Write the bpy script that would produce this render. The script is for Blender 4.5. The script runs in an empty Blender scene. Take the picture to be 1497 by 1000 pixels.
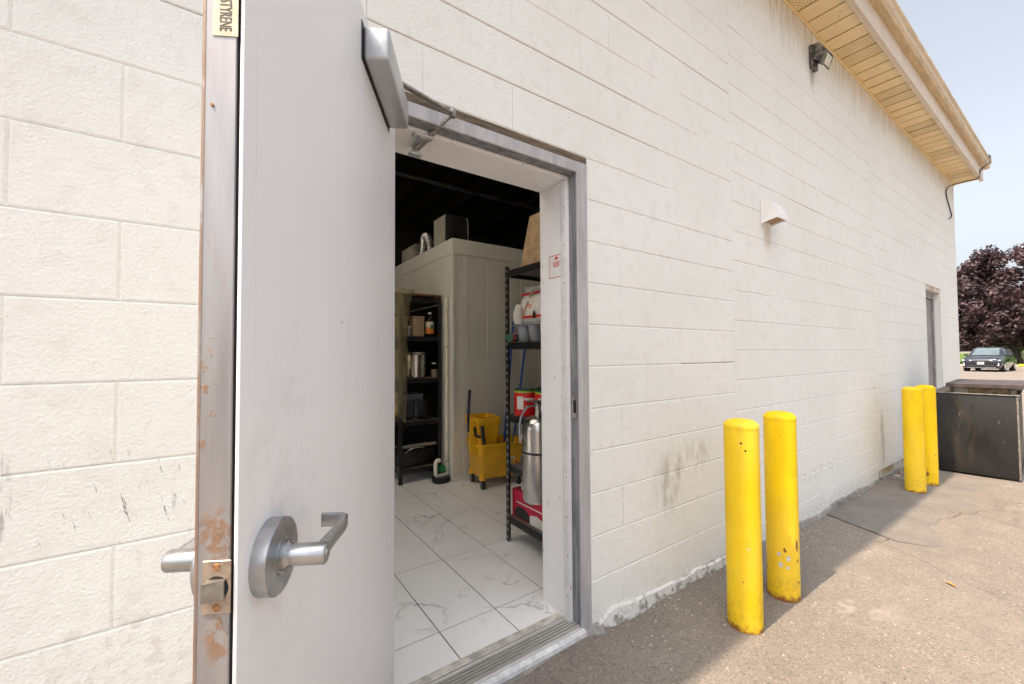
import bpy, bmesh, math, random
from mathutils import Vector, Matrix, noise as mnoise
R = math.radians
random.seed(7)
scene = bpy.context.scene
col = scene.collection

# ------------------------------------------------------------------ camera, sky, sun, exposure
cam_d = bpy.data.cameras.new('camera')
cam = bpy.data.objects.new('camera', cam_d)
col.objects.link(cam)
cam_d.sensor_width = 36.0
cam_d.lens = 605.0 / 1497 * 36
cam_d.clip_start = 0.02
cam_d.clip_end = 3000
YAW, PITCH, ROLL = R(34.95), R(1.6727), R(-0.363)
_f = Vector((math.sin(YAW) * math.cos(PITCH), math.cos(YAW) * math.cos(PITCH), math.sin(PITCH)))
_r0 = Vector((math.cos(YAW), -math.sin(YAW), 0))
_u0 = _r0.cross(_f)
_r = _r0 * math.cos(ROLL) + _u0 * math.sin(ROLL)
_u = _u0 * math.cos(ROLL) - _r0 * math.sin(ROLL)
cm = Matrix((_r, _u, -_f)).transposed().to_4x4()
cm.translation = (0, -1.4195, 1.34)
cam.matrix_world = cm
scene.camera = cam

SUN_EL, SUN_AZ = R(62), R(271.2)      # azimuth clockwise from +Y; light travels along the wall
to_sun = Vector((math.sin(SUN_AZ) * math.cos(SUN_EL), -0.004, math.sin(SUN_EL))).normalized()
world = bpy.data.worlds.new('World')
scene.world = world
world.use_nodes = True
wn = world.node_tree
sky = wn.nodes.new('ShaderNodeTexSky')
sky.sky_type = 'NISHITA'
sky.sun_disc = False
sky.sun_elevation = SUN_EL
sky.sun_rotation = SUN_AZ
sky.altitude = 200
sky.air_density = 1.0
sky.dust_density = 7.0
sky.ozone_density = 1.0
bg = wn.nodes['Background']
bg.inputs['Strength'].default_value = 0.15
hsv = wn.nodes.new('ShaderNodeHueSaturation')      # smoke haze: a paler, more even sky
hsv.inputs['Saturation'].default_value = 0.38
hsv.inputs['Value'].default_value = 1.0
wn.links.new(sky.outputs['Color'], hsv.inputs['Color'])
wn.links.new(hsv.outputs['Color'], bg.inputs['Color'])
sun_d = bpy.data.lights.new('sun', 'SUN')
sun_d.energy = 3.05
sun_d.angle = R(0.7)
sun_d.color = (1.0, 0.80, 0.60)
sun = bpy.data.objects.new('sun', sun_d)
col.objects.link(sun)
sun.rotation_euler = to_sun.to_track_quat('Z', 'Y').to_euler()
scene.view_settings.view_transform = 'Standard'
scene.view_settings.look = 'None'
scene.view_settings.gamma = 1.0
scene.view_settings.use_curve_mapping = False
scene.view_settings.exposure = 1.13
scene.render.engine = 'CYCLES'
scene.cycles.diffuse_bounces = 4
scene.cycles.max_bounces = 8

# ------------------------------------------------------------------ helpers
class MB:
    def __init__(s): s.bm = bmesh.new()
    def _add(s, verts, faces):
        vs = [s.bm.verts.new(v) for v in verts]
        out = []
        for f in faces:
            try: out.append(s.bm.faces.new([vs[i] for i in f]))
            except ValueError: pass
        return vs, out
    def box(s, x0, x1, y0, y1, z0, z1, bev=0, seg=1, mx=None):
        v = [Vector(p) for p in ((x0,y0,z0),(x1,y0,z0),(x1,y1,z0),(x0,y1,z0),(x0,y0,z1),(x1,y0,z1),(x1,y1,z1),(x0,y1,z1))]
        if mx is not None: v = [mx @ p for p in v]
        vs, fs = s._add(v, ((0,3,2,1),(4,5,6,7),(0,1,5,4),(1,2,6,5),(2,3,7,6),(3,0,4,7)))
        if bev:
            es = list({e for f in fs for e in f.edges})
            bmesh.ops.bevel(s.bm, geom=es, offset=bev, segments=seg, affect='EDGES', profile=0.5)
        return s
    def cyl(s, p0, p1, r0, r1=None, n=16, caps=True):
        r1 = r0 if r1 is None else r1
        p0, p1 = Vector(p0), Vector(p1)
        q = (p1 - p0).to_track_quat('Z', 'Y').to_matrix()
        vs = []
        for p, r in ((p0, r0), (p1, r1)):
            for i in range(n):
                a = 2 * math.pi * i / n
                vs.append(p + q @ Vector((r * math.cos(a), r * math.sin(a), 0)))
        fs = [(i, (i+1) % n, n + (i+1) % n, n + i) for i in range(n)]
        if caps: fs += [tuple(range(n-1, -1, -1)), tuple(range(n, 2*n))]
        s._add(vs, fs); return s
    def tube(s, pts, r, n=8):
        pts = [Vector(p) for p in pts]
        rings = []
        up = None
        for i, p in enumerate(pts):
            d = (pts[min(i+1, len(pts)-1)] - pts[max(i-1, 0)]).normalized()
            if up is None: up = d.orthogonal().normalized()
            else: up = (up - d * up.dot(d)).normalized()
            b = d.cross(up)
            rr = r[i] if isinstance(r, (list, tuple)) else r
            rings.append([s.bm.verts.new(p + up * rr * math.cos(2*math.pi*k/n) + b * rr * math.sin(2*math.pi*k/n)) for k in range(n)])
        for a, b in zip(rings, rings[1:]):
            for k in range(n): s.bm.faces.new((a[k], a[(k+1) % n], b[(k+1) % n], b[k]))
        s.bm.faces.new(rings[0][::-1]); s.bm.faces.new(rings[-1]); return s
    def lathe(s, prof, n=24, mx=None):
        rings = []
        for r, z in prof:
            if r < 1e-6:
                p = Vector((0, 0, z)); rings.append([s.bm.verts.new(mx @ p if mx else p)])
            else:
                ring = []
                for k in range(n):
                    p = Vector((r*math.cos(2*math.pi*k/n), r*math.sin(2*math.pi*k/n), z))
                    ring.append(s.bm.verts.new(mx @ p if mx else p))
                rings.append(ring)
        for a, b in zip(rings, rings[1:]):
            for k in range(n):
                k2 = (k+1) % n
                if len(a) == 1 and len(b) == 1: continue
                if len(a) == 1: s.bm.faces.new((a[0], b[k2], b[k]))
                elif len(b) == 1: s.bm.faces.new((a[k], a[k2], b[0]))
                else: s.bm.faces.new((a[k], a[k2], b[k2], b[k]))
        return s
    def prism(s, poly, a0, a1, axis='x'):
        n = len(poly)
        def P(u, v, a):
            return (a, u, v) if axis == 'x' else ((u, a, v) if axis == 'y' else (u, v, a))
        vs = [P(u, v, a0) for u, v in poly] + [P(u, v, a1) for u, v in poly]
        s._add(vs, [tuple(range(n-1, -1, -1)), tuple(range(n, 2*n))] + [(i, (i+1) % n, n+(i+1) % n, n+i) for i in range(n)])
        return s
    def faces(s, verts, faces): s._add([Vector(v) for v in verts], faces); return s
    def loft(s, rings, caps=True):
        rr = [[s.bm.verts.new(p) for p in ring] for ring in rings]
        n = len(rr[0])
        for a, b in zip(rr, rr[1:]):
            for k in range(n): s.bm.faces.new((a[k], a[(k+1) % n], b[(k+1) % n], b[k]))
        if caps: s.bm.faces.new(rr[0][::-1]); s.bm.faces.new(rr[-1])
        return s
    def mesh(s, name, mat, ang=35, recalc=True):
        if recalc: bmesh.ops.recalc_face_normals(s.bm, faces=s.bm.faces)
        me = bpy.data.meshes.new(name)
        s.bm.to_mesh(me); s.bm.free()
        me.materials.append(mat)
        if ang:
            me.polygons.foreach_set('use_smooth', [True] * len(me.polygons))
            me.set_sharp_from_angle(angle=R(ang))
        return me
    def build(s, name, mat, parent=None, ang=35, recalc=True):
        return link(name, s.mesh(name, mat, ang, recalc), parent)

def link(name, me, parent=None, loc=None, rot=None):
    o = bpy.data.objects.new(name, me)
    col.objects.link(o)
    if parent: o.parent = parent
    if loc is not None: o.location = loc
    if rot is not None: o.rotation_euler = rot
    return o
def tag(o, label=None, cat=None, group=None, kind=None):
    if label: o['label'] = label
    if cat: o['category'] = cat
    if group: o['group'] = group
    if kind: o['kind'] = kind
    return o
def thing(name, label, cat, loc=(0,0,0), rz=0, group=None):
    o = bpy.data.objects.new(name, None)
    o.empty_display_size = 0.1
    col.objects.link(o)
    o.location = loc; o.rotation_euler = (0, 0, rz)
    return tag(o, label, cat, group)
def copy_tree(o, parent=None):
    c = o.copy(); col.objects.link(c)
    if parent: c.parent = parent
    for ch in o.children: copy_tree(ch, c)
    return c
def text_mesh(name, body, size, mat, mx, parent, ext=0.0003, align='CENTER'):
    cu = bpy.data.curves.new('txt', 'FONT')
    cu.body = body; cu.size = size; cu.extrude = ext
    cu.align_x = align; cu.align_y = 'CENTER'; cu.resolution_u = 2
    o = bpy.data.objects.new('txt', cu)
    me = bpy.data.meshes.new_from_object(o)
    me.transform(mx)
    me.materials.clear(); me.materials.append(mat)
    bpy.data.objects.remove(o); bpy.data.curves.remove(cu)
    return link(name, me, parent)
def frame_mx(origin, xdir, ydir):
    x = Vector(xdir).normalized(); y = Vector(ydir).normalized(); z = x.cross(y)
    m = Matrix((x, y, z)).transposed().to_4x4(); m.translation = Vector(origin)
    return m

# ------------------------------------------------------------------ node materials
class NT:
    def __init__(s, name):
        s.m = bpy.data.materials.new(name); s.m.use_nodes = True
        s.t = s.m.node_tree; s.b = s.t.nodes['Principled BSDF']; s.h = None
        s.geo = s.t.nodes.new('ShaderNodeNewGeometry'); s.tc = s.t.nodes.new('ShaderNodeTexCoord')
        s.pos = s.geo.outputs['Position']; s.obj = s.tc.outputs['Object']
    def L(s, a, b): s.t.links.new(a, b)
    def setin(s, sock, v):
        if hasattr(v, 'is_linked') or isinstance(v, bpy.types.NodeSocket): s.L(v, sock)
        else: sock.default_value = v
    def math(s, op, a, b=0.0, c=None, clamp=False):
        n = s.t.nodes.new('ShaderNodeMath'); n.operation = op; n.use_clamp = clamp
        s.setin(n.inputs[0], a); s.setin(n.inputs[1], b)
        if c is not None: s.setin(n.inputs[2], c)
        return n.outputs[0]
    def mul(s, a, b): return s.math('MULTIPLY', a, b)
    def add(s, a, b): return s.math('ADD', a, b)
    def xyz(s, v):
        n = s.t.nodes.new('ShaderNodeSeparateXYZ'); s.L(v, n.inputs[0]); return n.outputs
    def scale(s, v, sc, off=(0,0,0)):
        n = s.t.nodes.new('ShaderNodeMapping'); s.L(v, n.inputs[0])
        n.inputs['Scale'].default_value = sc; n.inputs['Location'].default_value = off
        return n.outputs[0]
    def noise(s, v, sc, det=4, rough=.55, dist=0, out=0):
        n = s.t.nodes.new('ShaderNodeTexNoise'); s.L(v, n.inputs['Vector'])
        n.inputs['Scale'].default_value = sc; n.inputs['Detail'].default_value = det
        n.inputs['Roughness'].default_value = rough; n.inputs['Distortion'].default_value = dist
        return n.outputs[out]
    def vor(s, v, sc, feat='F1', out='Distance', rnd=1):
        n = s.t.nodes.new('ShaderNodeTexVoronoi'); s.L(v, n.inputs['Vector']); n.feature = feat
        n.inputs['Scale'].default_value = sc; n.inputs['Randomness'].default_value = rnd
        return n.outputs[out]
    def ramp(s, f, lo, hi):
        n = s.t.nodes.new('ShaderNodeMapRange'); n.interpolation_type = 'SMOOTHSTEP'; s.setin(n.inputs[0], f)
        n.inputs[1].default_value = lo; n.inputs[2].default_value = hi
        return n.outputs[0]
    def mix(s, f, a, b, mode='MIX'):
        n = s.t.nodes.new('ShaderNodeMix'); n.data_type = 'RGBA'; n.blend_type = mode
        s.setin(n.inputs[0], f)
        for sock, v in ((n.inputs[6], a), (n.inputs[7], b)):
            if isinstance(v, bpy.types.NodeSocket): s.L(v, sock)
            else: sock.default_value = (*v[:3], 1)
        return n.outputs[2]
    def blob(s, x, z, cx, cz, rx, rz):      # soft elliptical mask in two scalar coordinates
        a = s.math('POWER', s.math('ABSOLUTE', s.math('DIVIDE', s.math('SUBTRACT', x, cx), rx)), 2)
        b = s.math('POWER', s.math('ABSOLUTE', s.math('DIVIDE', s.math('SUBTRACT', z, cz), rz)), 2)
        return s.ramp(s.add(a, b), 1.0, 0.0)
    def bump(s, h, strength, dist):
        n = s.t.nodes.new('ShaderNodeBump'); s.setin(n.inputs['Height'], h)
        n.inputs['Strength'].default_value = strength; n.inputs['Distance'].default_value = dist
        if s.h: s.L(s.h, n.inputs['Normal'])
        s.h = n.outputs[0]; return s
    def done(s, color, rough=.6, metal=0.0, spec=.5, coat=0):
        if isinstance(color, bpy.types.NodeSocket): s.L(color, s.b.inputs['Base Color'])
        else: s.b.inputs['Base Color'].default_value = (*color[:3], 1)
        s.setin(s.b.inputs['Roughness'], rough); s.setin(s.b.inputs['Metallic'], metal)
        s.b.inputs['Specular IOR Level'].default_value = spec
        s.b.inputs['Coat Weight'].default_value = coat
        if s.h: s.L(s.h, s.b.inputs['Normal'])
        return s.m
def mk(name, c, r=.5, m=0.0, var=.12, vs=6, bump=.0, bs=80, world_space=False, spec=.5, coat=0, sx=(1,1,1)):
    t = NT(name); v = t.scale(t.pos if world_space else t.obj, sx)
    n = t.noise(v, vs, 5)
    d = tuple(x * (1 - var) for x in c); u = tuple(min(1, x * (1 + var)) for x in c)
    cc = t.mix(t.ramp(n, .3, .7), d, u)
    if bump: t.bump(t.noise(v, bs, 3), bump, .004)
    rr = t.math('MULTIPLY_ADD', t.noise(v, vs * 2.3, 3), .18, r - .09, clamp=True)
    return t.done(cc, rr, m, spec, coat)
def glass(name, c=(1,1,1), r=.02, ior=1.45):
    t = NT(name); t.b.inputs['Transmission Weight'].default_value = 1; t.b.inputs['IOR'].default_value = ior
    return t.done(c, r)

M = {}
# painted concrete block: off-white paint, pinholes, scuffs, grime, splashed base
t = NT('painted_block')
p = t.pos; X, Y, Z = t.xyz(p)
base = t.mix(t.ramp(t.noise(p, 1.3, 5), .3, .7), (.785, .788, .752), (.83, .832, .80))
base = t.mix(t.mul(t.ramp(t.noise(p, 14, 5), .48, .75), .34), base, (.65, .63, .59))
streak = t.noise(t.scale(p, (16, 16, 6)), 1, 5, .62)
g1 = t.mul(t.blob(X, Z, 2.06, .62, .17, .22), t.ramp(streak, .36, .66))
g2 = t.mul(t.blob(X, Z, 2.3, .72, .30, .14), t.ramp(streak, .44, .70))
g3 = t.mul(t.blob(X, Z, 5.92, .38, .16, .42), t.ramp(t.noise(t.scale(p, (9, 9, 1.6)), 1, 4), .40, .62))
g4 = t.mul(t.blob(X, Z, 5.3, .45, .7, .3), t.ramp(streak, .55, .72))
g5 = t.mul(t.blob(X, Z, 4.25, .33, .75, .07), t.ramp(t.noise(t.scale(p, (16, 16, 30)), 1, 4), .50, .66))
gl = t.mul(t.blob(X, Z, -.425, 1.02, .045, .16), t.ramp(t.noise(t.scale(p, (60, 60, 8)), 1, 5, .65), .46, .62))
g6 = t.mul(t.blob(X, Z, 4.26, 3.80, .07, .20), t.ramp(t.noise(t.scale(p, (40, 40, 6)), 1, 4), .35, .55))
g7 = t.mul(t.blob(X, Z, 3.33, 2.20, .08, .12), .45)
gr = t.math('ADD', t.add(t.add(g1, t.mul(g2, .7)), t.add(t.mul(g3, .9), t.mul(g4, .4))), t.add(t.mul(g5, .8), g6), clamp=True)
base = t.mix(t.mul(gr, .50), base, (.26, .22, .18))
base = t.mix(g7, base, (.50, .36, .22))
base = t.mix(t.mul(gl, .75), base, (.06, .06, .06))
# rubber scuffs from things knocked against the wall beside the door
tilt = t.add(X, t.mul(Z, .22))
comb = t.t.nodes.new('ShaderNodeCombineXYZ'); t.L(tilt, comb.inputs[0]); t.L(Z, comb.inputs[2])
sc = t.noise(t.scale(comb.outputs[0], (95, 1, 13)), 1, 2, .5)
sc2 = t.noise(t.scale(comb.outputs[0], (260, 1, 60)), 1, 3, .6)
scm = t.mul(t.mul(t.ramp(sc, .625, .68), t.ramp(sc2, .44, .56)), t.blob(X, Z, -.08, .97, .46, .19))
tilt2 = t.add(X, t.mul(Z, -.10)); comb2 = t.t.nodes.new('ShaderNodeCombineXYZ'); t.L(tilt2, comb2.inputs[0]); t.L(Z, comb2.inputs[2])
sm = t.mul(t.ramp(t.noise(t.scale(comb2.outputs[0], (42, 1, 9)), 1, 4, .65), .58, .74), t.blob(X, Z, -.02, .93, .40, .16))
base = t.mix(t.mul(sm, .40), base, (.22, .215, .21))
base = t.mix(t.mul(scm, .72), base, (.045, .045, .05))
rub = t.mul(t.blob(X, Z, -.05, .62, .5, .16), t.ramp(t.noise(p, 26, 6, .65), .5, .66))
base = t.mix(t.mul(rub, .35), base, (.47, .38, .31))
# splash at the foot of the wall and brown streaks below the eave
foot = t.mul(t.ramp(t.add(Z, t.mul(t.noise(p, 9, 5), .22)), .27, .10), t.ramp(t.noise(p, 55, 4, .6), .44, .58))
base = t.mix(t.mul(foot, .38), base, (.27, .24, .205))
eave_brown = t.mul(t.ramp(t.add(Z, t.mul(t.noise(t.scale(p, (7, 7, .7)), 1, 4), .7)), 4.15, 4.55), t.ramp(t.noise(t.scale(p, (22, 22, 2)), 1, 4), .35, .65))
base = t.mix(t.mul(eave_brown, .55), base, (.48, .36, .24))
spots = t.mul(t.ramp(t.vor(p, 3.1), .030, .018), t.ramp(t.noise(p, 2.0, 2), .50, .56))
base = t.mix(t.mul(spots, .7), base, (.16, .12, .09))
t.bump(t.noise(p, 120, 4, .6), .52, .007)
t.bump(t.noise(p, 30, 3, .5), .28, .010)
t.bump(t.noise(t.scale(p, (40, 40, 150)), 1, 3, .6), .22, .003)
t.bump(t.math('MULTIPLY', t.ramp(t.vor(p, 46), .10, .03), -1.0), .30, .003)
M['block'] = t.done(base, .72, 0, .3)
# painted mortar behind the blocks: bare brownish mortar where the joint has opened
t = NT('mortar'); p = t.pos
M['mortar'] = t.done(t.mix(t.ramp(t.noise(p, 3, 4), .42, .6), (.62, .58, .51), (.40, .29, .17)), .9, 0, .2)
# parging
t = NT('parging'); p = t.pos
Z = t.xyz(p)[2]; chip = t.ramp(t.add(t.noise(p, 21, 6, .72), t.mul(Z, 1.6)), .43, .60)
c = t.mix(chip, (.30, .285, .26), (.73, .725, .70))
M['parging_painted'] = t.bump(t.noise(p, 60, 6, .65), .8, .012).done(c, .85, 0, .2)
t = NT('cement'); p = t.pos
c = t.mix(t.ramp(t.noise(p, 8, 6, .6), .35, .65), (.20, .19, .18), (.33, .315, .295))
M['cement'] = t.bump(t.noise(p, 90, 5, .6), .5, .006).done(c, .9, 0, .2)
# asphalt
t = NT('asphalt'); p = t.pos; X, Y, Z = t.xyz(p)
big = t.noise(p, .9, 5, .6)
c = t.mix(t.ramp(big, .3, .7), (.182, .158, .136), (.220, .191, .164))
c = t.mix(t.mul(t.ramp(t.noise(p, 5.5, 6, .65), .48, .68), .45), c, (.245, .217, .19))
cell = t.vor(p, 150, out='Color'); cr = t.xyz(cell)
c = t.mix(t.mul(t.ramp(cr[0], .55, 1.0), .55), c, (.09, .083, .078))
c = t.mix(t.mul(t.ramp(cr[1], .70, 1.0), .5), c, (.32, .29, .255))
chip = t.mul(t.ramp(t.vor(p, 34), .16, .10), t.ramp(t.xyz(t.vor(p, 34, out='Color'))[2], .72, .80))
c = t.mix(t.mul(chip, .7), c, (.48, .45, .41))
dark = t.mul(t.ramp(t.vor(p, 23), .13, .09), t.ramp(t.xyz(t.vor(p, 23, out='Color'))[1], .86, .90))
c = t.mix(t.mul(dark, .75), c, (.05, .045, .04))
dust = t.mul(t.ramp(t.noise(t.scale(p, (3, 5, 1)), 1, 6, .7), .55, .70), .40)
c = t.mix(dust, c, (.31, .275, .24))
wp = t.t.nodes.new('ShaderNodeVectorMath'); wp.operation = 'ADD'; t.L(p, wp.inputs[0]); t.L(t.scale(t.noise(p, 3.5, 4, .6, 0, 1), (.16, .16, 0)), wp.inputs[1])
crk = t.mul(t.ramp(t.vor(wp.outputs[0], .75, 'DISTANCE_TO_EDGE'), .0045, .001), t.mul(t.ramp(t.noise(p, 1.7, 3), .48, .58), t.ramp(X, 2.6, 3.4)))
c = t.mix(t.mul(crk, .6), c, (.06, .054, .048))
stn = t.ramp(t.noise(t.scale(p, (1, 1, 1), (3, 8, 0)), 2.4, 5, .6), .56, .74)
c = t.mix(t.mul(stn, .28), c, (.11, .098, .087))
pale = t.math('ADD', t.mul(t.blob(X, Y, 2.72, -.60, .13, .05), .8), t.mul(t.blob(X, Y, 2.78, -.72, .10, .045), .7), clamp=True)
c = t.mix(t.mul(pale, t.ramp(t.noise(p, 14, 5, .6), .35, .6)), c, (.33, .30, .265))
oil = t.mul(t.blob(X, Y, 5.8, -1.05, .9, .35), t.ramp(t.noise(t.scale(p, (3, 9, 1)), 1, 5, .6), .46, .64))
c = t.mix(t.mul(oil, .55), c, (.10, .085, .07))
t.bump(t.vor(p, 150), .5, .004); t.bump(t.noise(p, 16, 5, .6), .35, .02)
M['asphalt'] = t.done(c, .88, 0, .25)
t = NT('asphalt_patch'); p = t.pos
c = t.mix(t.ramp(t.noise(p, 4, 6, .6), .3, .7), (.155, .144, .13), (.205, .188, .17))
cr = t.xyz(t.vor(p, 170, out='Color'))
c = t.mix(t.mul(t.ramp(cr[0], .6, 1), .35), c, (.10, .093, .088))
c = t.mix(t.mul(t.ramp(cr[1], .8, 1), .4), c, (.31, .285, .255))
M['asphalt_patch'] = t.bump(t.vor(p, 170), .4, .003).done(c, .9, 0, .25)
t = NT('grass'); p = t.pos
M['grass'] = t.bump(t.noise(p, 20, 4), .8, .1).done(t.mix(t.noise(p, 1.5, 5), (.06, .12, .025), (.14, .20, .05)), .9, 0, .1)
# bollard paint
t = NT('yellow_paint'); p = t.obj; X, Y, Z = t.xyz(p)
oi = t.t.nodes.new('ShaderNodeObjectInfo')
off = t.t.nodes.new('ShaderNodeVectorMath'); off.operation = 'ADD'
vm = t.t.nodes.new('ShaderNodeVectorMath'); vm.operation = 'SCALE'; t.L(oi.outputs['Location'], vm.inputs[0]); vm.inputs['Scale'].default_value = 3.7
t.L(p, off.inputs[0]); t.L(vm.outputs[0], off.inputs[1]); q = off.outputs[0]
c = t.mix(t.ramp(t.noise(q, 5, 5), .3, .7), (.80, .515, .0), (.88, .59, .002))
c = t.mix(t.mul(t.ramp(t.noise(t.scale(q, (22, 22, 7)), 1, 5, .6), .56, .72), .35), c, (.55, .36, .03))
fade = t.ramp(t.noise(t.scale(q, (3, 3, 1.2)), 1, 4, .6), .42, .66)
c = t.mix(t.mul(fade, .35), c, (.83, .58, .09))
scr = t.ramp(t.noise(t.scale(q, (30, 30, 140)), 1, 3, .6), .70, .74)
c = t.mix(t.mul(scr, .5), c, (.42, .30, .08))
smg = t.mul(t.ramp(t.noise(t.scale(q, (11, 11, 4)), 1, 6, .7), .56, .72), t.ramp(t.noise(q, 2.3, 2), .45, .6))
c = t.mix(t.mul(smg, .45), c, (.30, .21, .07))
lowd = t.mul(t.ramp(t.add(Z, t.mul(t.noise(q, 9, 4), .3)), .42, .12), t.ramp(t.noise(q, 40, 5, .65), .42, .62))
c = t.mix(t.mul(lowd, .35), c, (.26, .17, .06))
foot = t.ramp(t.add(Z, t.mul(t.noise(q, 24, 5, .65), .10)), .085, .055)
c = t.mix(foot, c, t.mix(t.noise(q, 60, 3), (.16, .05, .015), (.35, .13, .03)))
pits = t.mul(t.ramp(t.vor(q, 9), .085, .06), t.ramp(t.xyz(t.vor(q, 9, out='Color'))[0], .78, .80))
c = t.mix(pits, c, (.10, .04, .02))
flk = t.mul(t.ramp(t.noise(q, 17, 4, .6), .665, .69), t.ramp(Z, .45, .25))
c = t.mix(flk, c, (.20, .075, .02))
t.bump(t.math('MULTIPLY', t.add(pits, flk), -1.0), .6, .003); t.bump(t.noise(q, 45, 4), .16, .004); t.bump(t.noise(q, 7, 3), .25, .012)
M['yellow'] = t.done(c, .5, 0, .3)
M['chip_grey'] = mk('bare_primer', (.55, .54, .52), .6, 0, .2, 40)
# door and frame
t = NT('door_paint'); p = t.obj
c = t.mix(t.ramp(t.noise(p, 2.2, 5), .3, .7), (.785, .79, .81), (.83, .835, .85))
c = t.mix(t.mul(t.ramp(t.noise(t.scale(p, (30, 30, 5)), 1, 5, .6), .60, .75), .22), c, (.52, .51, .50))
Xd, Yd, Zd = t.xyz(p)
hand = t.mul(t.blob(Xd, Zd, .80, 1.16, .16, .26), t.ramp(t.noise(p, 12, 6, .65), .42, .70))
c = t.mix(t.mul(hand, .30), c, (.46, .44, .42))
kick = t.mul(t.ramp(t.add(Zd, t.mul(t.noise(p, 5, 4), .4)), .75, .35), t.ramp(t.noise(t.scale(p, (9, 9, 26)), 1, 5, .65), .54, .68))
c = t.mix(t.mul(kick, .35), c, (.34, .33, .33))
nick = t.mul(t.ramp(t.vor(p, 14), .06, .035), t.ramp(t.xyz(t.vor(p, 14, out='Color'))[0], .86, .90))
c = t.mix(t.mul(nick, .8), c, (.16, .15, .15))
t.bump(t.noise(p, 5, 3), .14, .014)
M['door'] = t.done(c, .42, 0, .5)
t = NT('door_edge_metal'); p = t.obj; X, Y, Z = t.xyz(p)
c = t.mix(t.ramp(t.noise(t.scale(p, (30, 30, 3)), 1, 5), .3, .7), (.27, .265, .275), (.38, .372, .378))
rz1 = t.mul(t.blob(Y, Z, .024, 1.145, .030, .042), t.ramp(t.noise(p, 70, 6, .7), .40, .56))
rz2 = t.mul(t.blob(Y, Z, .027, 1.035, .022, .040), t.ramp(t.noise(p, 70, 6, .7), .42, .56))
rz3 = t.mul(t.ramp(Y, .007, .001), t.ramp(t.noise(t.scale(p, (40, 40, 9)), 1, 5, .6), .40, .55))
rz4 = t.mul(t.blob(Y, Z, .012, 1.27, .02, .12), t.ramp(t.noise(p, 60, 6, .7), .56, .66))
rz5 = t.mul(t.ramp(t.noise(t.scale(p, (80, 80, 20)), 1, 5, .65), .60, .68), .8)
rust = t.math('ADD', t.math('MAXIMUM', t.math('MAXIMUM', rz1, rz2), t.math('MAXIMUM', rz3, rz4)), t.mul(rz5, .15), clamp=True)
c = t.mix(t.mul(rust, .85), c, t.mix(t.noise(p, 120, 4), (.13, .055, .018), (.30, .16, .06)))
t.bump(t.mul(rust, t.noise(p, 200, 3)), .4, .001)
M['door_edge'] = t.done(c, t.math('MULTIPLY_ADD', rust, .3, .38), t.math('MULTIPLY_ADD', rust, -.5, .55), .5)
M['gap_black'] = mk('seal_black', (.012, .012, .013), .7)
M['latch'] = mk('latch_plate_brass', (.42, .34, .28), .38, .75, .25, 60)
M['screw_rust'] = mk('rusty_screw', (.36, .18, .08), .6, .5, .35, 300)
t = NT('satin_chrome'); p = t.obj
c = t.mix(t.ramp(t.noise(p, 30, 5), .35, .65), (.40, .41, .42), (.53, .535, .545))
M['chrome'] = t.done(c, t.math('MULTIPLY_ADD', t.noise(p, 50, 4), .16, .22), 1.0)
M['closer'] = mk('closer_silver', (.50, .515, .53), .38, .6, .08, 10)
M['arm_steel'] = mk('arm_steel', (.36, .34, .31), .42, .8, .25, 40)
t = NT('frame_grey'); p = t.pos
c = t.mix(t.ramp(t.noise(t.scale(p, (20, 20, 3)), 1, 5), .35, .65), (.36, .35, .365), (.46, .45, .46))
c = t.mix(t.mul(t.ramp(t.noise(t.scale(p, (60, 60, 12)), 1, 5, .65), .60, .70), .6), c, (.60, .59, .57))
c = t.mix(t.mul(t.ramp(t.noise(p, 38, 5, .65), .64, .70), .7), c, (.20, .14, .09))
M['frame'] = t.bump(t.noise(p, 90, 3), .08, .002).done(c, .5, 0, .5)
t = NT('rabbet_shaded'); p = t.pos  # darker than the frame face: the rabbet's shade is put into the colour
c = t.mix(t.ramp(t.noise(t.scale(p, (30, 30, 4)), 1, 6, .65), .35, .65), (.15, .155, .17), (.28, .285, .30))
c = t.mix(t.mul(t.ramp(t.noise(t.scale(p, (50, 50, 9)), 1, 5, .65), .62, .72), .7), c, (.45, .45, .45))
M['rabbet'] = t.done(c, .55, .2)
t = NT('jamb_white'); p = t.pos
c = t.mix(t.ramp(t.noise(p, 3, 5), .3, .7), (.78, .775, .78), (.84, .835, .84))
c = t.mix(t.mul(t.ramp(t.noise(t.scale(p, (45, 45, 16)), 1, 5, .65), .64, .69), .8), c, (.26, .21, .16))
M['jamb'] = t.done(c, .5, 0, .4)
M['strip'] = mk('weatherstrip_white', (.70, .70, .70), .4, .1, .08, 20)
M['shim'] = mk('weathered_shim', (.14, .105, .07), .85, 0, .5, 30, .5, 60, True, sx=(.3, 3, 6))
t = NT('threshold_aluminium'); p = t.pos
c = t.mix(t.ramp(t.noise(t.scale(p, (14, 50, 9)), 1, 5, .6), .3, .7), (.50, .48, .45), (.56, .54, .51))
M['alu'] = t.done(c, .45, .5)
M['nosing'] = mk('nosing_white', (.68, .69, .70), .5, .1, .2, 25, .1, 90, True)
M['sillstone'] = mk('sill_stone', (.48, .46, .42), .6, 0, .3, 22, .2, 90, True)
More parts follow.
